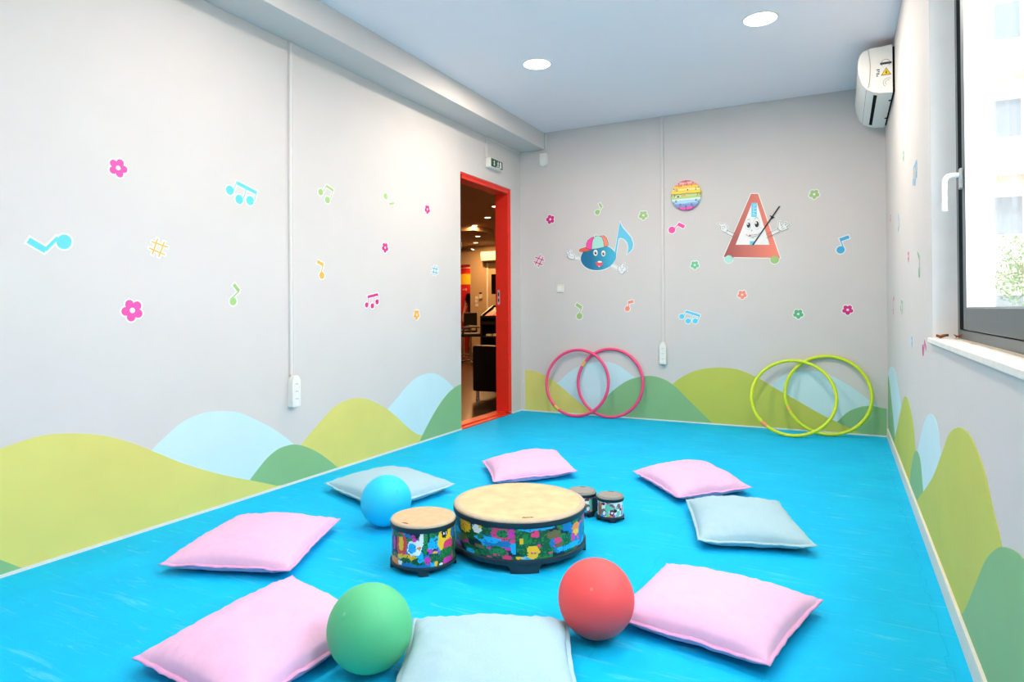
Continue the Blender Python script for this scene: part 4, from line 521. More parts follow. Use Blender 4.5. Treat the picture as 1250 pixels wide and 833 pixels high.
# end cap with curved front cover
cap = [(3.028, 2.678)] + [(3.028 + .010 * math.sin(math.pi * i / 8), 2.678 - .24 * i / 8) for i in range(1, 9)] + [(3.018, 2.424), (2.992, 2.462), (2.974, 2.52), (2.967, 2.575), (2.970, 2.62), (2.980, 2.652), (3.0, 2.674)]
cap2 = [(2.972 + (x - 2.972) * .97 + .002, 2.55 + (z - 2.55) * .97) for x, z in cap]
mb = MB(); mb.prism([(x, -1.0301, z) for x, z in cap2], (0, -.006, 0), 'white_plastic'); mb.build('end_cover', ac, bevel=.003)
MB().tube([(x, -1.0305, z) for x, z in cap[:9]], .0018, 'skin_collar', 6).build('cover_seam', ac)
def ac_pt(x, y):                              # point on the sloped underside
    import bisect
    for (xa, za), (xb, zb) in zip(prof[:6], prof[1:6]):
        if xb <= x <= xa: return (x, y, za + (zb - za) * (xa - x) / (xa - xb))
    return (x, y, 2.39)
a, b = ac_pt(3.078, -.97), ac_pt(3.058, -.97)
mb = MB(); dn = Vector((-.25, 0, -1)).normalized() * .0012
mb.prism([a, b, (b[0], -.2, b[2]), (a[0], -.2, a[2])], dn, 'groove'); mb.build('air_outlet', ac)
a, b = ac_pt(3.0195, -1.02), ac_pt(3.0175, -1.02)
MB().tube([(3.016, -1.02, 2.4268), (3.016, -.14, 2.4268)], .0012, 'grey_line', 5).build('panel_seam', ac)
for y in (-.85, -.4): MB().box((3.15, y - .01, 2.3815), (3.165, y + .01, 2.386), 'groove').build('screw_recess', ac)
y_ = -1.0302
t = MB().prism([(3.098, y_, 2.5), (3.156, y_, 2.5), (3.128, y_, 2.548)], (0, -.0006, 0), 'black').prism([(3.104, y_, 2.5035), (3.151, y_, 2.5035), (3.128, y_, 2.543)], (0, -.001, 0), 'label_yellow').prism([(3.124, y_, 2.51), (3.132, y_, 2.51), (3.130, y_, 2.53), (3.126, y_, 2.53)], (0, -.0014, 0), 'black').build('warning_triangle', ac); t['label'] = 'yellow warning triangle label'
mb = MB()
for i, (x0, x1) in enumerate(((3.072, 3.082), (3.072, 3.09), (3.08, 3.092), (3.074, 3.092))): mb.box((x0, y_ - .0008, 2.498 + i * .013), (x1, y_, 2.505 + i * .013), 'dark_line')
mb.build('printed_label', ac)
mb = MB(); mb.tube([(3.125 + .024 * math.cos(R(q)), y_, 2.578 + .024 * math.sin(R(q))) for q in range(-40, 230, 20)], .0013, 'grey_line', 5)
mb.box((3.094, y_ - .0008, 2.57), (3.158, y_, 2.584), 'dark_line'); mb.build('maker_mark', ac)
for rr in (.016, .028):
    mb = MB(); mb.tube([(3.138 + rr * math.cos(R(q)), y_, 2.452 + rr * math.sin(R(q))) for q in range(60, 260, 20)], .0012, 'grey_line', 5); mb.build('embossed_arc', ac)
# ceiling downlights
emat('lamp_lens', (1, .97, .92), 9.0)
def downlight(x, y, z, r, label, power, color, lens, group):
    t = thing('ceiling_light', (x, y, z), label, 'ceiling light', group)
    MB().lathe([(r + .012, 0), (r + .010, -.004), (r, -.006), (r, 0)], 'white_plastic', (x, y, z - .0003), 40).build('trim_ring', t, smooth=True)
    MB().lathe([(r, -.002), (0, -.003)], lens, (x, y, z - .0003), 40).build('lens', t)
    l = bpy.data.lights.new('lamp', 'AREA'); l.shape = 'DISK'; l.size = r * 1.9; l.energy = power; l.color = color
    o = bpy.data.objects.new('lamp', l); COL.objects.link(o); o.location = (x, y, z - .012); put(o, t)
    return t
LC = (1, .86, .72)
for x, y, lb in ((.955, -1.66, 'round recessed ceiling light near the beam'), (2.44, -1.68, 'round recessed ceiling light at the right, nearer the air conditioner'),
                 (.955, -3.75, 'round ceiling light behind the view on the beam side, second row'), (2.44, -3.75, 'round ceiling light behind the view on the window side, second row'),
                 (.955, -5.85, 'round ceiling light behind the view on the beam side, third row'), (2.44, -5.85, 'round ceiling light behind the view on the window side, third row')):
    downlight(x, y, H, .094, lb, LAMP_W * (1.15 if y > -3 else .6), LC, 'lamp_lens', 'round ceiling lights')
# ================================================================== HOOPS
def hoop(name, cx, d, rm, rt, m, label, group, tapes, off=0.0):
    D = 2 * (rm + rt); th = math.asin(d / D); c, s_ = math.cos(th), math.sin(th)
    up = Vector((0, s_, c)); n = Vector((0, -c, s_)); base = Vector((cx, -d - .0115 - off * c, rt)); o0 = base + up * rm
    t = thing(name, (cx, base.y, 0), label, 'hula hoop', group)
    P = lambda a: o0 + Vector((1, 0, 0)) * rm * math.sin(a) - up * rm * math.cos(a)
    MB().tube([P(2 * math.pi * i / 72) for i in range(72)], rt, m, 12, True).build('ring', t, smooth='all', origin=t.location)
    for a0, a1, tm in tapes: MB().tube([P(R(a0 + (a1 - a0) * i / 6)) for i in range(7)], rt + .0008, tm, 12).build('joint_tape', t, smooth=True, origin=t.location)
    return t
hoop('hula_hoop', .941, .082, .313, .0135, 'hoop_pink', 'pink hula hoop on the right of the pink pair, leaning on the back wall', 'pink hoops leaning on the back wall', [(-128, -118, 'tape_yellow')])
hoop('hula_hoop', .634, .127, .31, .0135, 'hoop_pink', 'pink hula hoop on the left of the pink pair, nearest the red door', 'pink hoops leaning on the back wall', [(-42, -32, 'tape_yellow')], .026)
hoop('hula_hoop', 2.754, .146, .31, .0135, 'hoop_lime', 'lime yellow hula hoop on the right, nearest the right wall corner', 'lime hoops leaning on the back wall', [(-70, -62, 'tape_yellow')])
hoop('hula_hoop', 2.507, .278, .312, .0135, 'hoop_lime', 'lime yellow hula hoop on the left of the lime pair', 'lime hoops leaning on the back wall', [(-46, -36, 'tape_orange')], .036)
# ================================================================== CUSHIONS
def cushion(name, corners, m, hem, label, group, seed, zip_side=None, T=.07, zs=.042):
    c = [Vector((x, y)) for x, y in corners]; cen = sum(c, Vector((0, 0))) / 4; N = 34
    ar = sum(c[i].x * c[(i + 1) % 4].y - c[(i + 1) % 4].x * c[i].y for i in range(4))
    if ar < 0: c = [c[0], c[3], c[2], c[1]]
    t = thing(name, (cen.x, cen.y, 0), label, 'cushion', group); se = seed * 7.3
    def pos(u, v):
        p = (c[0] * (1 - u) * (1 - v) + c[1] * (1 + u) * (1 - v) + c[2] * (1 + u) * (1 + v) + c[3] * (1 - u) * (1 + v)) / 4
        pin = .055 * ((1 - v * v) * u * u + (1 - u * u) * v * v)
        return cen + (p - cen) * (1 - pin)
    def edgez(u, v):                          # seam height, wavy, tips lifted
        return zs + .006 * noise.noise((u * 2.3 + se, v * 2.3, 1)) + .004 * noise.noise((u * 7 + se, v * 7, 4)) + .006 * (abs(u * v)) ** 6
    def prof(u, v, e): return max(0, (1 - abs(u) ** 2.2) * (1 - abs(v) ** 2.2)) ** e
    def top(u, v):
        h = prof(u, v, .42); ed = max(abs(u), abs(v)); along = v if abs(u) > abs(v) else u
        wr = .005 * math.sin(along * 38 + se + 2 * noise.noise((u * 3, v * 3, se))) * max(0, 1 - abs(ed - .88) / .14) * (.4 + .6 * noise.noise((along * 3, se, 2)))
        lump = .008 * noise.noise((u * 1.6 + se, v * 1.6, 0)) * h
        return edgez(u, v) + T * h + lump + wr
    def bot(u, v): return max(.0015, edgez(u, v) - (zs + .004) * prof(u, v, .27))
    vs = []; fs = []; us = [-1 + 2 * i / N for i in range(N + 1)]; us = [math.copysign(1 - (1 - abs(q)) ** 1.25, q) for q in us]
    idx = lambda i, j, s_: s_ * (N + 1) ** 2 + i * (N + 1) + j
    for s_ in (0, 1):
        for u in us:
            for v in us:
                p = pos(u, v); vs.append((p.x, p.y, top(u, v) if s_ == 0 else bot(u, v)))
    for i in range(N):
        for j in range(N):
            fs.append((idx(i, j, 0), idx(i + 1, j, 0), idx(i + 1, j + 1, 0), idx(i, j + 1, 0))); fs.append((idx(i, j, 1), idx(i, j + 1, 1), idx(i + 1, j + 1, 1), idx(i + 1, j, 1)))
    MB().add(vs, fs, m).build('cover', t, smooth='all', origin=t.location)
    ring = [(q, -1) for q in us[:-1]] + [(1, q) for q in us[:-1]] + [(-q, 1) for q in us[:-1]] + [(-1, -q) for q in us[:-1]]
    vs = []; fs = []; k = len(ring)
    for i, (u, v) in enumerate(ring):
        p = pos(u, v); z = edgez(u, v); out = (p - cen).normalized(); w = .012 + .003 * noise.noise((i * .4, se, 0)); zo = z - .003 + .004 * noise.noise((i * .5, se, 3))
        q = p + out * w; ins = p - out * .004
        vs += [(ins.x, ins.y, z + .0025), (q.x, q.y, zo + .0015), (q.x, q.y, zo - .0015), (ins.x, ins.y, z - .0025)]
    for i in range(k):
        j = (i + 1) % k
        for q in range(4): w = (q + 1) % 4; fs.append((i * 4 + q, i * 4 + w, j * 4 + w, j * 4 + q))
    MB().add(vs, fs, hem).build('seam_edge', t, smooth='all', origin=t.location)
    if zip_side is not None:
        pts = []
        for i in range(25):
            s_ = -.86 + 1.72 * i / 24; u, v = ((s_, -1), (1, s_), (-s_, 1), (-1, -s_))[zip_side]
            p = pos(u, v); out = (p - cen).normalized(); pts.append((p.x + out.x * .0035, p.y + out.y * .0035, edgez(u, v) - .0052))
        o = MB().tube(pts, .0022, 'zip_purple', 6).build('zip', t, smooth=True, origin=t.location); o['label'] = 'dark purple zip'
    return t
PG, GG = 'pink floor cushions around the drums', 'grey blue floor cushions around the drums'
cushion('floor_cushion', [(.822, -2.213), (1.104, -2.599), (1.439, -2.193), (1.115, -1.731)], 'pink_fabric', 'pink_hem', 'pink floor cushion behind the big drum, furthest at the back', PG, 1, 1)
cushion('floor_cushion', [(1.754, -2.041), (2.105, -2.465), (2.412, -2.115), (2.074, -1.637)], 'pink_fabric', 'pink_hem', 'pink floor cushion at the back right, behind the grey blue cushion', PG, 2, 1)
cushion('floor_cushion', [(2.265, -3.36), (2.785, -3.441), (2.669, -3.92), (2.2, -3.84)], 'pink_fabric', 'pink_hem', 'pink floor cushion at the front right beside the red balloon', PG, 3)
cushion('floor_cushion', [(.534, -4.205), (1.014, -4.029), (.783, -3.508), (.333, -3.689)], 'pink_fabric', 'pink_hem', 'pink floor cushion at the left by the green painted wall', PG, 4, 0)
cushion('floor_cushion', [(1.073, -4.073), (1.098, -4.667), (1.551, -4.717), (1.571, -4.202)], 'pink_fabric', 'pink_hem', 'pink floor cushion at the front left partly behind the green balloon', PG, 5, 2)
cushion('floor_cushion', [(.298, -3.063), (.87, -3.29), (.932, -2.757), (.398, -2.604)], 'grey_fabric', 'grey_hem', 'grey blue floor cushion behind the blue balloon', GG, 6)
cushion('floor_cushion', [(2.158, -2.502), (2.32, -3.044), (2.753, -2.909), (2.569, -2.342)], 'grey_fabric', 'grey_hem', 'grey blue floor cushion on the right between two pink cushions', GG, 7)
cushion('floor_cushion', [(1.667, -4.143), (1.884, -4.571), (2.307, -4.371), (2.09, -3.943)], 'grey_fabric', 'grey_hem', 'grey blue floor cushion at the bottom edge between green and red balloons', GG, 8)
# ================================================================== BALLOONS
def balloon(x, y, r, axis, m, label):
    t = thing('balloon', (x, y, 0), label, 'balloon', 'balloons on the mat'); ax = Vector(axis).normalized(); c = Vector((x, y, r + .0005))
    prof = []
    for i in range(33):
        a = math.pi * i / 32; k = math.cos(a); rr = r * math.sin(a) * (1 - .035 * (1 - k)); zz = r * k * (1.0 if k > 0 else 1.02)
        if i < 32: prof.append((max(rr, 0), zz))
    prof = [(0, r * 1.004), (.0012, r * 1.004), (.004, r * 1.0015)] + prof[2:] + [(.006, -r * 1.02), (.005, -r * 1.03)]
    MB().lathe(prof, m, c, 56, ax).build('envelope', t, smooth='all', origin=t.location)
    MB().lathe([(0, r * 1.0052), (.004, r * 1.005), (.0052, r * 1.003)], m + '_tip', c, 16, ax).build('crown_tip', t, smooth='all', origin=t.location)
    MB().lathe([(.004, -r * 1.025), (.006, -r * 1.04), (.004, -r * 1.05), (.009, -r * 1.075), (.008, -r * 1.077)], m, c, 16, ax).build('knot', t, smooth='all', origin=t.location)
balloon(.958, -3.383, .12, (.781, -.3, .548), 'balloon_blue', 'blue balloon resting in front of a grey blue cushion')
balloon(2.178, -3.913, .12, (.166, -.803, .572), 'balloon_red', 'red balloon beside the front right pink cushion')
balloon(1.675, -4.367, .12, (-.1, -.776, .62), 'balloon_green', 'green balloon between the two nearest cushions')
# ================================================================== DRUMS
PC = {'yellow': (250, 196, 20), 'leopard': (248, 190, 26), 'white': (244, 244, 240), 'pink': (228, 60, 120), 'green': (36, 130, 62), 'magenta': (220, 50, 170), 'sky': (30, 176, 232), 'blue': (20, 118, 186), 'dgreen': (18, 84, 44), 'brown': (124, 96, 54), 'orange': (250, 140, 50), 'black': (12, 16, 20), 'red': (232, 66, 60), 'purple': (160, 70, 200), 'navy': (8, 30, 48), 'mint': (110, 210, 180), 'maroon': (128, 32, 66), 'bear': (172, 108, 62), 'grey': (120, 104, 96)}
def shell(t, c, r, z0, z1, base, items, seed, ref, nth=360, nz=44):
    rnd = random.Random(seed); base_c = lin(PC[base]); vs = []; fs = []; cols = []
    side = [it for it in items]
    names = [n for n in PC if n not in ('black', base, 'leopard', 'maroon', 'grey')]
    under = [[rnd.uniform(-92, 92), rnd.random(), rnd.uniform(4, 10), rnd.uniform(.08, .2), rnd.choice(['dgreen', 'dgreen', 'blue', 'green', 'sky', 'magenta', 'brown'] if base == 'navy' else ['sky', 'mint', 'bear', 'purple', 'orange', 'blue', 'pink'])] for i in range(70 if base == 'navy' else 26)]; side = under + side
    for i in range(70):                       # the print goes on round the back
        side.append([rnd.uniform(82, 278), rnd.random(), rnd.uniform(3, 9), rnd.uniform(.05, .2), rnd.choice(names)])
    for i in range(nth):
        a = ref + 2 * math.pi * i / nth
        for j in range(nz + 1): vs.append((c[0] + r * math.cos(a), c[1] + r * math.sin(a), z0 + (z1 - z0) * j / nz))
    for i in range(nth):
        k = (i + 1) % nth; th = -360 * (i + .5) / nth if False else 360 * (i + .5) / nth
        if th > 280: th -= 360
        for j in range(nz):
            fr = (j + .5) / nz; fs.append((i * (nz + 1) + j, k * (nz + 1) + j, k * (nz + 1) + j + 1, i * (nz + 1) + j + 1))
            wth = th + 1.6 * noise.noise((th * .16, fr * 7, seed)) + .9 * noise.noise((th * .5, fr * 20, seed + 3)); wf = fr + .035 * noise.noise((th * .2, fr * 8, seed + 9)) + .02 * noise.noise((th * .6, fr * 22, seed + 5))
            col = base_c
            for (t0, f0, dt, df, nm) in side:
                q = abs((wth - t0) / dt) ** 2.6 + abs((wf - f0) / df) ** 2.6
                if q < 1:
                    col = lin(PC[nm]); 
                    if nm in ('dgreen', 'green', 'brown') and noise.noise((th * .45, fr * 16, seed + 20)) > .22: col = lin(PC['green' if nm != 'green' else 'dgreen'])
                    elif nm == 'leopard' and noise.noise((th * 1.0, fr * 26, seed + 30)) > .42: col = lin(PC['black'])
                    elif nm in ('pink', 'magenta') and noise.noise((th * .5, fr * 18, seed + 40)) > .38: col = lin(PC['maroon'])
                    elif nm == 'sky' and noise.noise((th * .4, fr * 14, seed + 50)) > .35: col = lin(PC['blue'])
            cols.append(col)
    o = MB().add(vs, fs, 'printed_wrap').build('shell', t, smooth='all', origin=t.location)
    at = o.data.color_attributes.new('print', 'FLOAT_COLOR', 'CORNER'); buf = []
    for cc in cols: buf += [cc[0], cc[1], cc[2], 1.0] * 4
    at.data.foreach_set('color', buf); return o
def arc_block(c, a, half, r0, r1, z0, z1, flare, m, t, name='foot'):
    n = 8; vs = []
    for lvl, (zz, ha) in enumerate(((z1, half * (1 + flare)), (z1 - (z1 - z0) * .5, half), (z0, half))):
        for i in range(n + 1):
            q = a - ha + 2 * ha * i / n
            for rr in (r0, r1): vs.append((c[0] + rr * math.cos(q), c[1] + rr * math.sin(q), zz))
    f = []; st = (n + 1) * 2
    for l in range(2):
        for i in range(n):
            A = l * st + i * 2; B = A + st
            f += [(A + 1, A + 3, B + 3, B + 1), (A + 2, A, B, B + 2)]
        f += [(l * st, l * st + 1, (l + 1) * st + 1, (l + 1) * st), (l * st + 2 * n + 1, l * st + 2 * n, (l + 1) * st + 2 * n, (l + 1) * st + 2 * n + 1)]
    f += [(i * 2, i * 2 + 1, i * 2 + 3, i * 2 + 2)[::-1] for i in range(n)] + [(2 * st + i * 2, 2 * st + i * 2 + 1, 2 * st + i * 2 + 3, 2 * st + i * 2 + 2) for i in range(n)]
    return MB().add(vs, f, m).build(name, t, origin=t.location)
def drum(t, cx, cy, r, h, skin, collar, base, items, seed, hoop_h, ring_h, foot_h, feet, foot_half, mark, nth=360, nz=44):
    c = (cx, cy); ref = math.atan2(CAM.y - cy, CAM.x - cx)
    z_ring = foot_h; z_sh = foot_h + ring_h; z_hoop = h - .012 - hoop_h
    shell(t, c, r - .006, z_sh - .002, z_hoop + .002, base, items, seed, ref, nth, nz)
    MB().lathe([(r - .02, z_ring), (r, z_ring + .001), (r + .001, z_sh - .003), (r - .004, z_sh), (r - .02, z_sh)], 'drum_hoop', (cx, cy, 0), 64).build('base_ring', t, smooth=True, origin=t.location)
    MB().lathe([(r - .01, z_hoop), (r - .002, z_hoop), (r, z_hoop + .003), (r, z_hoop + hoop_h), (r - .004, z_hoop + hoop_h + .002)], 'drum_hoop', (cx, cy, 0), 64).build('hoop', t, smooth=True, origin=t.location)
    MB().lathe([(r - .004, h - .014), (r - .001, h - .008), (r - .004, h - .003), (r - .012, h), (r * .93 - .004, h - .0004)], collar, (cx, cy, 0), 64).build('skin_collar', t, smooth='all', origin=t.location)
    MB().lathe([(r * .93 - .003, h - .0005), (r * .5, h - .0008), (0, h - .0008)], skin, (cx, cy, 0), 64).build('drum_head', t, smooth='all', origin=t.location)
    for a in feet: arc_block(c, ref + R(a), foot_half, r - .018, r + .0005, 0.0, z_ring + .003, .22, 'drum_hoop', t)
    a, rr, s_ = mark; q = ref + R(a); mx, my = cx + rr * math.cos(q), cy + rr * math.sin(q); e = Vector((-math.sin(q), math.cos(q), 0)); nn = Vector((math.cos(q), math.sin(q), 0)); mb = MB()
    for l in ([(-1, -.1), (-.6, .25), (-.5, -.2), (-.1, .35), (.05, -.15), (.4, .3), (.55, -.1), (.9, .1)], [(-1.1, -.35), (1.1, -.35)]):
        P = [Vector((mx, my, h - .0001)) + e * (u * s_) - nn * (v * s_) for u, v in l]; mb.tube(P, s_ * .045, 'mark_dark', 4)
    o = mb.build('maker_mark', t, origin=t.location); o['label'] = 'small dark printed mark'
t = thing('floor_drum', (1.632, -3.341, 0), 'large low floor drum with a pale skin and dark jungle print', 'drum', 'drums with a jungle print')
drum(t, 1.632, -3.341, .279, .202, 'drum_skin', 'skin_collar', 'navy', PAINT_BIG, 11, .02, .022, .03, (4, 94, 184, 274), .2, (8, .235, .022))
t = thing('floor_drum', (1.368, -3.668, 0), 'medium drum with tan skin standing left of the large drum', 'drum', 'drums with a jungle print')
drum(t, 1.368, -3.668, .13, .191, 'drum_skin_tan', 'skin_collar', 'navy', PAINT_MED, 23, .018, .014, .018, (0, 90, 180, 270), .15, (-40, .105, .014), 240, 44)
t = thing('bongo_drums', (1.785, -2.81, 0), 'pair of small joined bongo drums with grey skins right of the large drum', 'drum')
BG = [(-62, .7, 14, .12, 'sky'), (-55, .35, 14, .4, 'bear'), (-50, .75, 10, .14, 'orange'), (-30, .3, 12, .25, 'grey'), (-28, .26, 7, .13, 'white'), (-33, .85, 10, .08, 'maroon'), (-8, .65, 16, .22, 'mint'), (-12, .3, 6, .3, 'mint'), (6, .8, 8, .07, 'grey'), (8, .28, 11, .24, 'maroon'), (8, .3, 5, .08, 'white'), (24, .45, 8, .12, 'black'), (30, .6, 6, .12, 'mint'), (48, .65, 7, .1, 'purple'), (52, .48, 6, .08, 'black'), (34, .12, 10, .1, 'mint'), (-40, .08, 8, .1, 'sky'), (0, .06, 8, .1, 'orange'), (70, .4, 8, .3, 'orange'), (62, .2, 7, .15, 'sky'), (18, .1, 6, .08, 'purple')]
drum(t, 1.858, -2.815, .066, .118, 'grey_skin', 'grey_skin', 'white', BG, 31, .012, .013, .012, (10, 100, 190, 280), .22, (175, .045, .012), 180, 30)
drum(t, 1.708, -2.80, .071, .118, 'grey_skin', 'grey_skin', 'white', [[a + 55, b, c_, d, e] for a, b, c_, d, e in BG], 37, .012, .013, .012, (40, 130, 220, 310), .22, (175, .048, .012), 180, 30)
MB().box((1.772, -2.83, .03), (1.798, -2.785, .096), 'drum_hoop').build('connector', t, bevel=.004)
# dry leaves on the sill
for x, y, a, lb in ((3.2, -2.85, .4, 'curled brown dry leaf in the corner of the window sill'), (3.248, -2.86, 1.6, 'small dry leaf against the window frame on the sill')):
    vs = []; fs = []
    for i in range(7):
        s_ = -1 + i / 3; w = .012 * (1 - s_ * s_) + .0008; zz = .004 + .008 * abs(math.sin(s_ * 1.4 + a))
        vs += [(s_ * .022 * math.cos(a) - w * math.sin(a), s_ * .022 * math.sin(a) + w * math.cos(a), zz + .005), (s_ * .022 * math.cos(a), s_ * .022 * math.sin(a), zz - .003), (s_ * .022 * math.cos(a) + w * math.sin(a), s_ * .022 * math.sin(a) - w * math.cos(a), zz + .006)]
    for i in range(6): fs += [(i * 3, i * 3 + 1, i * 3 + 4, i * 3 + 3), (i * 3 + 1, i * 3 + 2, i * 3 + 5, i * 3 + 4)]
    o = MB().add(vs, fs, 'leaf_brown').build('dry_leaf', smooth='all'); o.location = (x, y, WZ0 + .0205); tag(o, lb, 'leaf'); so_ = o.modifiers.new('s', 'SOLIDIFY'); so_.thickness = .0012
# ================================================================== LOBBY THROUGH THE DOOR
emat('lobby_lens', (1, .8, .5), 8.0)
for i, (x, y, nm) in enumerate(((-1.72, 2.65, 'nearest'), (-2.38, 3.6, 'second'), (-3.08, 4.57 - .2, 'third'), (-3.9, 5.91, 'fourth'), (-4.59, 7.0, 'furthest'))):
    downlight(x, y, 2.55, .05, 'small warm ceiling spotlight in the lobby, %s in the row through the doorway' % nm, 20, (1, .54, .22), 'lobby_lens', 'lobby ceiling spotlights')
for x, y in ((-8.0, 5.5), (-5.0, 1.2), (-5.6, 8.6)):  # extra spotlights added to light the lobby, besides the visible row
    downlight(x, y, 2.55 if y < 7.7 else 2.25, .05, 'added small warm ceiling spotlight in the lobby ' + ('above the red door' if y > 7.7 else ('left of the dark ceiling fitting' if y > 4 else 'left of the doorway, out of view')), 20, (1, .54, .22), 'lobby_lens', 'lobby ceiling spotlights')
ch = thing('armchair', (-.55, .95, -.02), 'black leather armchair with chrome feet just beyond the doorway', 'armchair')
MB().box((-.925, .6, .075), (-.2, .74, .6), 'black_leather').build('backrest', ch, bevel=.025)
MB().box((-.80, .7, .075), (-.32, 1.3, .38), 'black_leather').build('seat', ch, bevel=.03)
for x0, x1 in ((-.925, -.80), (-.32, -.2)): MB().box((x0, .735, .075), (x1, 1.3, .5), 'black_leather').build('armrest', ch, bevel=.025)
for x, y in ((-.885, .66), (-.24, .66), (-.885, 1.24), (-.24, 1.24)): MB().lathe([(.001, -.0195), (.03, -.0195), (.03, -.012), (.017, -.01), (.017, .077), (0, .077)], 'chrome', (x, y, 0), 20).build('leg', ch, smooth=True)
cab = thing('display_cabinet', (-2.7, 4.7, -.02), 'black display cabinet with sloped top and open shelves in the lobby', 'cabinet')
for x in (-3.02, -2.2): MB().prism([(x, 4.45, -.02), (x, 4.95, -.02), (x, 4.95, 1.09), (x, 4.9, 1.09), (x, 4.45, .9)], (.03, 0, 0), 'black_wood').build('side_panel', cab)
MB().box((-2.99, 4.92, -.02), (-2.2, 4.95, 1.09), 'black_wood').build('back_panel', cab)
for z in (.04, .50, .80): MB().box((-2.99, 4.46, z), (-2.2, 4.92, z + .03), 'black_wood').build('shelf', cab)
MB().prism([(-2.99, 4.44, .80), (-2.99, 4.44, .86), (-2.99, 4.9, 1.05), (-2.99, 4.9, .99)], (.79, 0, 0), 'black_wood').build('sloped_top', cab)
MB().box((-2.99, 4.44, .74), (-2.2, 4.46, .90), 'black_wood').build('front_rail', cab)
MB().box((-2.62, 4.46, .53), (-2.58, 4.9, .8), 'black_wood').build('divider', cab)
sl = math.atan2(.19, .46)
for i, (x, w, m, lb) in enumerate(((-2.93, .15, 'book_red', 'red book lying at the left on the sloped cabinet top'), (-2.76, .12, 'lobby_red', 'dark red book lying in the middle of the sloped cabinet top'), (-2.62, .16, 'paper', 'pale booklet at the right on the sloped cabinet top'))):
    o = MB().box((0, 0, 0), (w, .21, .022), m).box((.004, .004, .003), (w - .003, .211, .019), 'paper').build('book'); o.location = (x, 4.49, .883); o.rotation_euler = (sl, 0, 0); tag(o, lb, 'book', 'books on the sloped cabinet')
for i, (x, lb) in enumerate(((-2.93, 'left stack of pale leaflets on the cabinet shelf'), (-2.78, 'middle stack of pale leaflets on the cabinet shelf'))):
    tag(MB().box((x, 4.5, .5305), (x + .11, 4.7, .5305 + .035 + .01 * i), 'paper').build('leaflet_stack'), lb, 'leaflets', 'leaflets on the cabinet shelf')
def swivel(x, y, rz, lb):
    t = thing('swivel_chair', (x, y, -.02), lb, 'chair', 'swivel chairs in the lobby'); c, s_ = math.cos(rz), math.sin(rz)
    P = lambda a, b, z: (x + a * c - b * s_, y + a * s_ + b * c, z)
    def bx(n, a0, a1, b0, b1, z0, z1, m, bev=.01):
        mb = MB(); mb.prism([P(a0, b0, z0), P(a1, b0, z0), P(a1, b1, z0), P(a0, b1, z0)], (0, 0, z1 - z0), m); return mb.build(n, t, bevel=bev)
    bx('seat', -.22, .22, -.22, .22, .50, .57, 'black_leather', .02); bx('backrest', -.25, -.20, -.19, .19, .62, .95, 'black_leather', .02)
    MB().tube([P(-.225, 0, .52), P(-.24, 0, .66)], .016, 'chrome', 8).build('back_post', t)
    for b in (-.24, .24): MB().tube([P(-.18, b, .54), P(-.15, b, .66), P(0, b, .69), P(.14, b, .68)], .018, 'black_leather', 8).build('armrest', t, smooth=True)
    MB().lathe([(.001, .0), (.03, .0), (.024, .1), (.024, .5), (0, .5)], 'chrome', (x, y, .02), 16).build('post', t, smooth=True)
    for i in range(5):
        a = 2 * math.pi * i / 5 + .3; MB().tube([(x, y, .05), (x + .25 * math.cos(a), y + .25 * math.sin(a), .015)], .015, 'chrome', 8).build('base_arm', t)
        MB().lathe([(0, -.02), (.02, -.012), (.024, .0), (.02, .012), (0, .02)], 'black', (x + .25 * math.cos(a), y + .25 * math.sin(a), .0005), 10).build('castor', t)
swivel(-3.46, 4.85, 0.66, 'black swivel chair with chrome base and armrests, nearest in the lobby')
swivel(-4.45, 6.2, 2.9, 'black swivel chair with chrome base further back in the lobby')
# far wall fittings
t = thing('air_conditioner', (-4.45, 7.7, 2.14), 'cream air conditioner on the far lobby wall seen through the door', 'air conditioner')
mb = MB(); mb.prism([(-4.74, 7.698, 2.14), (-4.74, 7.698, 2.39), (-4.74, 7.5, 2.39), (-4.74, 7.47, 2.3), (-4.74, 7.5, 2.17), (-4.74, 7.56, 2.14)], (.85, 0, 0), 'white_plastic'); mb.build('body', t, bevel=.01)
MB().box((-4.7, 7.52, 2.136), (-3.93, 7.6, 2.141), 'groove').build('air_outlet', t)
tag(MB().box((-4.69, 7.675, .0), (-4.645, 7.699, 2.139), 'white_plastic').build('pipe_cover', bevel=.003), 'cream vertical pipe cover below the lobby air conditioner', 'pipe cover')
for i, (z, nm) in enumerate(((1.30, 'top'), (1.21, 'middle'), (1.12, 'bottom'))):
    t = thing('light_switch', (-4.97, 7.7, z), 'cream light switch on the far lobby wall, %s of three' % nm, 'switch', 'lobby light switches'); MB().box((-5.01, 7.688, z - .036), (-4.935, 7.699, z + .036), 'white_plastic').build('plate', t); MB().box((-4.995, 7.682, z - .022), (-4.95, 7.689, z + .022), 'white').build('rocker', t)
t = thing('wall_phone', (-4.855, 7.7, 1.35), 'cream wall unit with dark top beside the lobby switches', 'intercom'); MB().box((-4.89, 7.66, 1.28), (-4.82, 7.699, 1.39), 'white_plastic').build('body', t, bevel=.004); MB().box((-4.885, 7.655, 1.39), (-4.825, 7.699, 1.425), 'black').build('top', t)
t = thing('wall_sensor', (-4.79, 7.7, 2.25), 'small white sensor beside the lobby air conditioner', 'sensor'); MB().box((-4.82, 7.66, 2.21), (-4.765, 7.699, 2.30), 'white_plastic').build('housing', t, bevel=.006); MB().lathe([(0, .006), (.014, .004), (.016, 0)], 'grey_line', (-4.7925, 7.66, 2.235), 12, (0, -1, 0)).build('lens', t)
t = thing('television', (-3.5, 6.5, 1.56), 'black wall television at the right through the doorway', 'television')
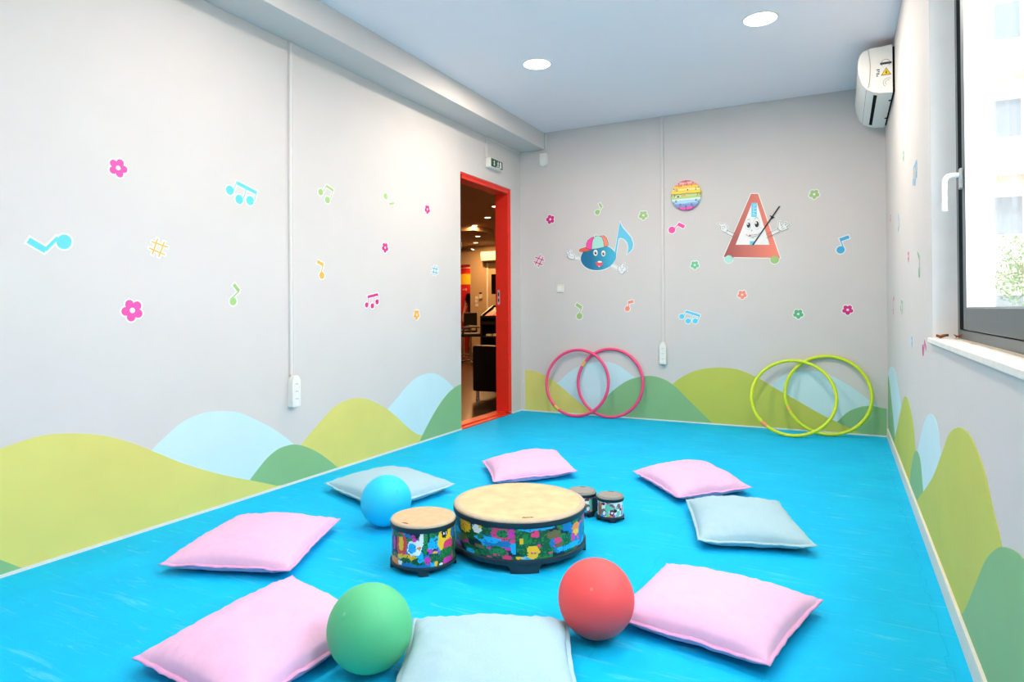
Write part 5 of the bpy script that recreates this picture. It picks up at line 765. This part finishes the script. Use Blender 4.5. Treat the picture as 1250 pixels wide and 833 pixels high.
o = MB().box((-3.91, 6.5, 1.35), (-3.0, 6.545, 1.78), 'tv_black').build('screen', t, bevel=.004); MB().box((-3.5, 6.54, 1.5), (-3.42, 7.699, 1.6), 'black').build('wall_arm', t)
t = thing('red_door', (-5.9, 9, 0), 'red lobby door with a broad yellow band and small white sign', 'door')
MB().box((-6.55, 9.0, -.02), (-5.3, 9.04, 2.22), 'lobby_red').build('panel', t); MB().box((-6.55, 8.992, 1.69), (-5.3, 8.9995, 1.97), 'lobby_yellow').build('yellow_band', t); MB().box((-6.55, 8.995, 2.12), (-5.3, 8.9998, 2.14), 'paper').build('white_line', t)
mb = MB()
for a, b, z0, z1 in ((-6.17, -6.12, 1.545, 1.56), (-6.13, -6.11, 1.53, 1.575), (-6.08, -6.075, 1.52, 1.585), (-6.08, -6.03, 1.52, 1.527), (-6.08, -6.03, 1.578, 1.585), (-6.035, -6.03, 1.52, 1.585), (-6.062, -6.048, 1.535, 1.57)): mb.box((a, 8.994, z0), (b, 8.9995, z1), 'paper')
mb.build('door_sign', t)
t = thing('ceiling_fitting', (-4.63, 6.4, 2.33), 'dark flat ceiling fitting in the lobby seen at the top left of the doorway', 'ceiling fitting')
MB().lathe([(0, 2.30), (.28, 2.305), (.33, 2.325), (.28, 2.35), (0, 2.36)], 'black_wood', (-4.63, 6.4, 0), 32).build('disc', t, smooth=True); MB().lathe([(0, 2.355), (.03, 2.355), (.03, 2.549), (0, 2.549)], 'black_wood', (-4.63, 6.4, 0), 16).build('stem', t)
# the person half hidden by the wall edge in the lobby
pr = thing('person', (-5.44, 8.35, -.02), 'person in black shirt and trousers standing half hidden by the lobby wall', 'person')
def figure():
    me = bpy.data.meshes.new('body'); x, y = -5.44, 8.35
    V = [((0, 0, .95), .13), ((0, 0, 1.15), .125), ((0, 0, 1.33), .14), ((0, 0, 1.43), .09), ((0, 0, 1.50), .052), ((0, -.01, 1.58), .075), ((0, -.01, 1.68), .085), ((0, 0, 1.73), .05),
         ((-.17, 0, 1.40), .06), ((-.23, -.01, 1.13), .042), ((-.25, -.09, .92), .03), ((-.255, -.11, .84), .032), ((.17, 0, 1.40), .06), ((.23, 0, 1.13), .042), ((.24, -.06, .90), .03), ((.245, -.08, .82), .032),
         ((-.09, 0, .88), .09), ((-.1, .0, .5), .06), ((-.1, .03, .09), .042), ((-.105, -.1, .03), .03), ((.09, 0, .88), .09), ((.1, 0, .5), .06), ((.1, .03, .09), .042), ((.105, -.1, .03), .03)]
    E_ = [(0, 1), (1, 2), (2, 3), (3, 4), (4, 5), (5, 6), (6, 7), (2, 8), (8, 9), (9, 10), (10, 11), (2, 12), (12, 13), (13, 14), (14, 15), (0, 16), (16, 17), (17, 18), (18, 19), (0, 20), (20, 21), (21, 22), (22, 23)]
    for hb, sx in ((11, -1), (15, 1)):        # fingers and thumbs
        b = Vector(V[hb][0])
        for i, dy in enumerate((-.024, -.008, .008, .022)):
            k = len(V); ln = (.072, .08, .076, .06)[i]; V.append(((b.x, b.y + dy, b.z - .045), .009)); V.append(((b.x - sx * .006, b.y + dy - .004, b.z - .045 - ln * .5), .0085)); V.append(((b.x - sx * .016, b.y + dy - .006, b.z - .045 - ln), .0075)); E_.extend([(hb, k), (k, k + 1), (k + 1, k + 2)])
        k = len(V); V.append(((b.x - sx * .004, b.y - .04, b.z - .01), .0105)); V.append(((b.x - sx * .01, b.y - .055, b.z - .045), .009)); E_.extend([(hb, k), (k, k + 1)])
    me.from_pydata([(x + v[0], y + v[1], v[2] - .018) for v, r in V], E_, []); o = bpy.data.objects.new('body', me); COL.objects.link(o)
    o.modifiers.new('skin', 'SKIN'); 
    for i, (v, r) in enumerate(V): me.skin_vertices[0].data[i].radius = (r, r)
    me.skin_vertices[0].data[0].use_root = True; ss = o.modifiers.new('sub', 'SUBSURF'); ss.levels = ss.render_levels = 1
    dg = bpy.context.evaluated_depsgraph_get(); m2 = bpy.data.meshes.new_from_object(o.evaluated_get(dg)); bpy.data.objects.remove(o)
    m2.materials.clear()
    for q in ('shirt_black', 'human_skin', 'black'): m2.materials.append(MATS[q])
    for p in m2.polygons:
        c = p.center; dx = abs(c.x - x); p.use_smooth = True
        p.material_index = 1 if (c.z > 1.46 or (dx > .19 and c.z < 1.22 and c.z > .6)) else (2 if c.z < .06 else 0)
    b = bpy.data.objects.new('body', m2); COL.objects.link(b); put(b, pr)
    MB().lathe([(0, .098), (.05, .085), (.085, .045), (.094, .0), (.088, -.04), (.075, -.06)], 'hair_dark', (x, y + .012, 1.645), 20).build('hair', pr, smooth='all')
    for s_ in (-1, 1):
        MB().lathe([(0, .012), (.009, .008), (.012, 0), (.009, -.008), (0, -.012)], 'white', (x + s_ * .03, y - .082, 1.625), 10).build('eye', pr, smooth='all')
        MB().lathe([(0, .022), (.012, .015), (.012, -.015), (0, -.022)], 'human_skin', (x + s_ * .086, y + .0, 1.615), 10).build('ear', pr, smooth='all')
    MB().lathe([(.002, .02), (.012, -.012), (0, -.016)], 'human_skin', (x, y - .092, 1.595), 10).build('nose', pr, smooth='all')
    MB().box((x - .022, y - .086, 1.548), (x + .022, y - .076, 1.557), 'red2').build('mouth', pr)
figure()
# ================================================================== OUTSIDE THE WINDOW
g = MB().box((3.6, -30, -1.2), (40, 40, -1.0), 'street').build('ground'); struct(g)
bd = thing('apartment_building', (8.5, 22, -1), 'pale sunlit building across the street seen through the window', 'building')
MB().box((3.8, 22, -1), (18, 30, 15), 'facade').build('wall', bd)
for zz in (.2, 3.62, 7.0, 10.4):
    for xx in (5.4, 7.65, 9.9, 12.2):
        f = MB().box((xx, 21.93, zz + (1.6 if False else .0) - .1 + 0), (xx + .8, 21.999, zz + 1.2), 'facade_glass').build('window', bd)
        MB().box((xx - .06, 21.9, zz - .16), (xx + .86, 21.95, zz - .1), 'white').build('window_sill', f)
for zz in (-1.25, 2.2, 8.9):
    MB().box((4.6, 20.8, zz), (14, 22, zz + .15), 'facade').build('balcony_slab', bd)
    mb = MB()
    for q in range(5): mb.box((4.6, 20.8, zz + .3 + q * .17), (14, 20.83, zz + .36 + q * .17), 'white')
    for q in range(8): mb.box((4.6 + q * 1.34, 20.8, zz + .15), (4.65 + q * 1.34, 20.84, zz + 1.05), 'white')
    mb.build('balcony_rail', bd)
mb = MB(); mb.prism([(4.6, 22, 6.2), (4.6, 22, 6.15), (4.6, 20.5, 5.35), (4.6, 20.5, 5.5)], (9.4, 0, 0), 'awning_pink'); mb.build('awning', bd)
tr = thing('street_tree', (6.3, 9.5, -1), 'leafy green tree in the street outside the window', 'tree')
MB().tube([(6.3, 9.5, -1), (6.32, 9.5, .2), (6.25, 9.45, 1.2), (6.3, 9.5, 1.9)], lambda q: .09 * (1 - .6 * q), 'bark', 10).build('trunk', tr, smooth=True)
for i in range(5):
    a = i * 1.3; MB().tube([(6.28, 9.48, .9 + .15 * i), (6.3 + .35 * math.cos(a), 9.5 + .35 * math.sin(a), 1.4 + .15 * i), (6.3 + .6 * math.cos(a), 9.5 + .6 * math.sin(a), 1.6 + .2 * i)], lambda q: .03 * (1 - .7 * q), 'bark', 6).build('branch', tr)
rn = random.Random(5); vs = []; fs = []
for i in range(2600):
    while True:
        p = Vector((rn.uniform(-1, 1), rn.uniform(-1, 1), rn.uniform(-1, 1)))
        if .25 < p.length < 1 and noise.noise(p * 2.2) > -.15: break
    c = Vector((6.3 + p.x * .85, 9.5 + p.y * .85, 1.75 + p.z * .95)); d = Vector((rn.gauss(0, 1), rn.gauss(0, 1), rn.gauss(0, 1))).normalized(); e = d.orthogonal().normalized(); l = rn.uniform(.05, .09); b = len(vs)
    vs += [tuple(c), tuple(c + d * l * .5 + e * l * .28), tuple(c + d * l), tuple(c + d * l * .5 - e * l * .28)]; fs.append((b, b + 1, b + 2, b + 3))
o = MB().add(vs, fs, 'leaf_green').build('foliage', tr); o['kind'] = 'stuff'
bpy.context.view_layer.update()
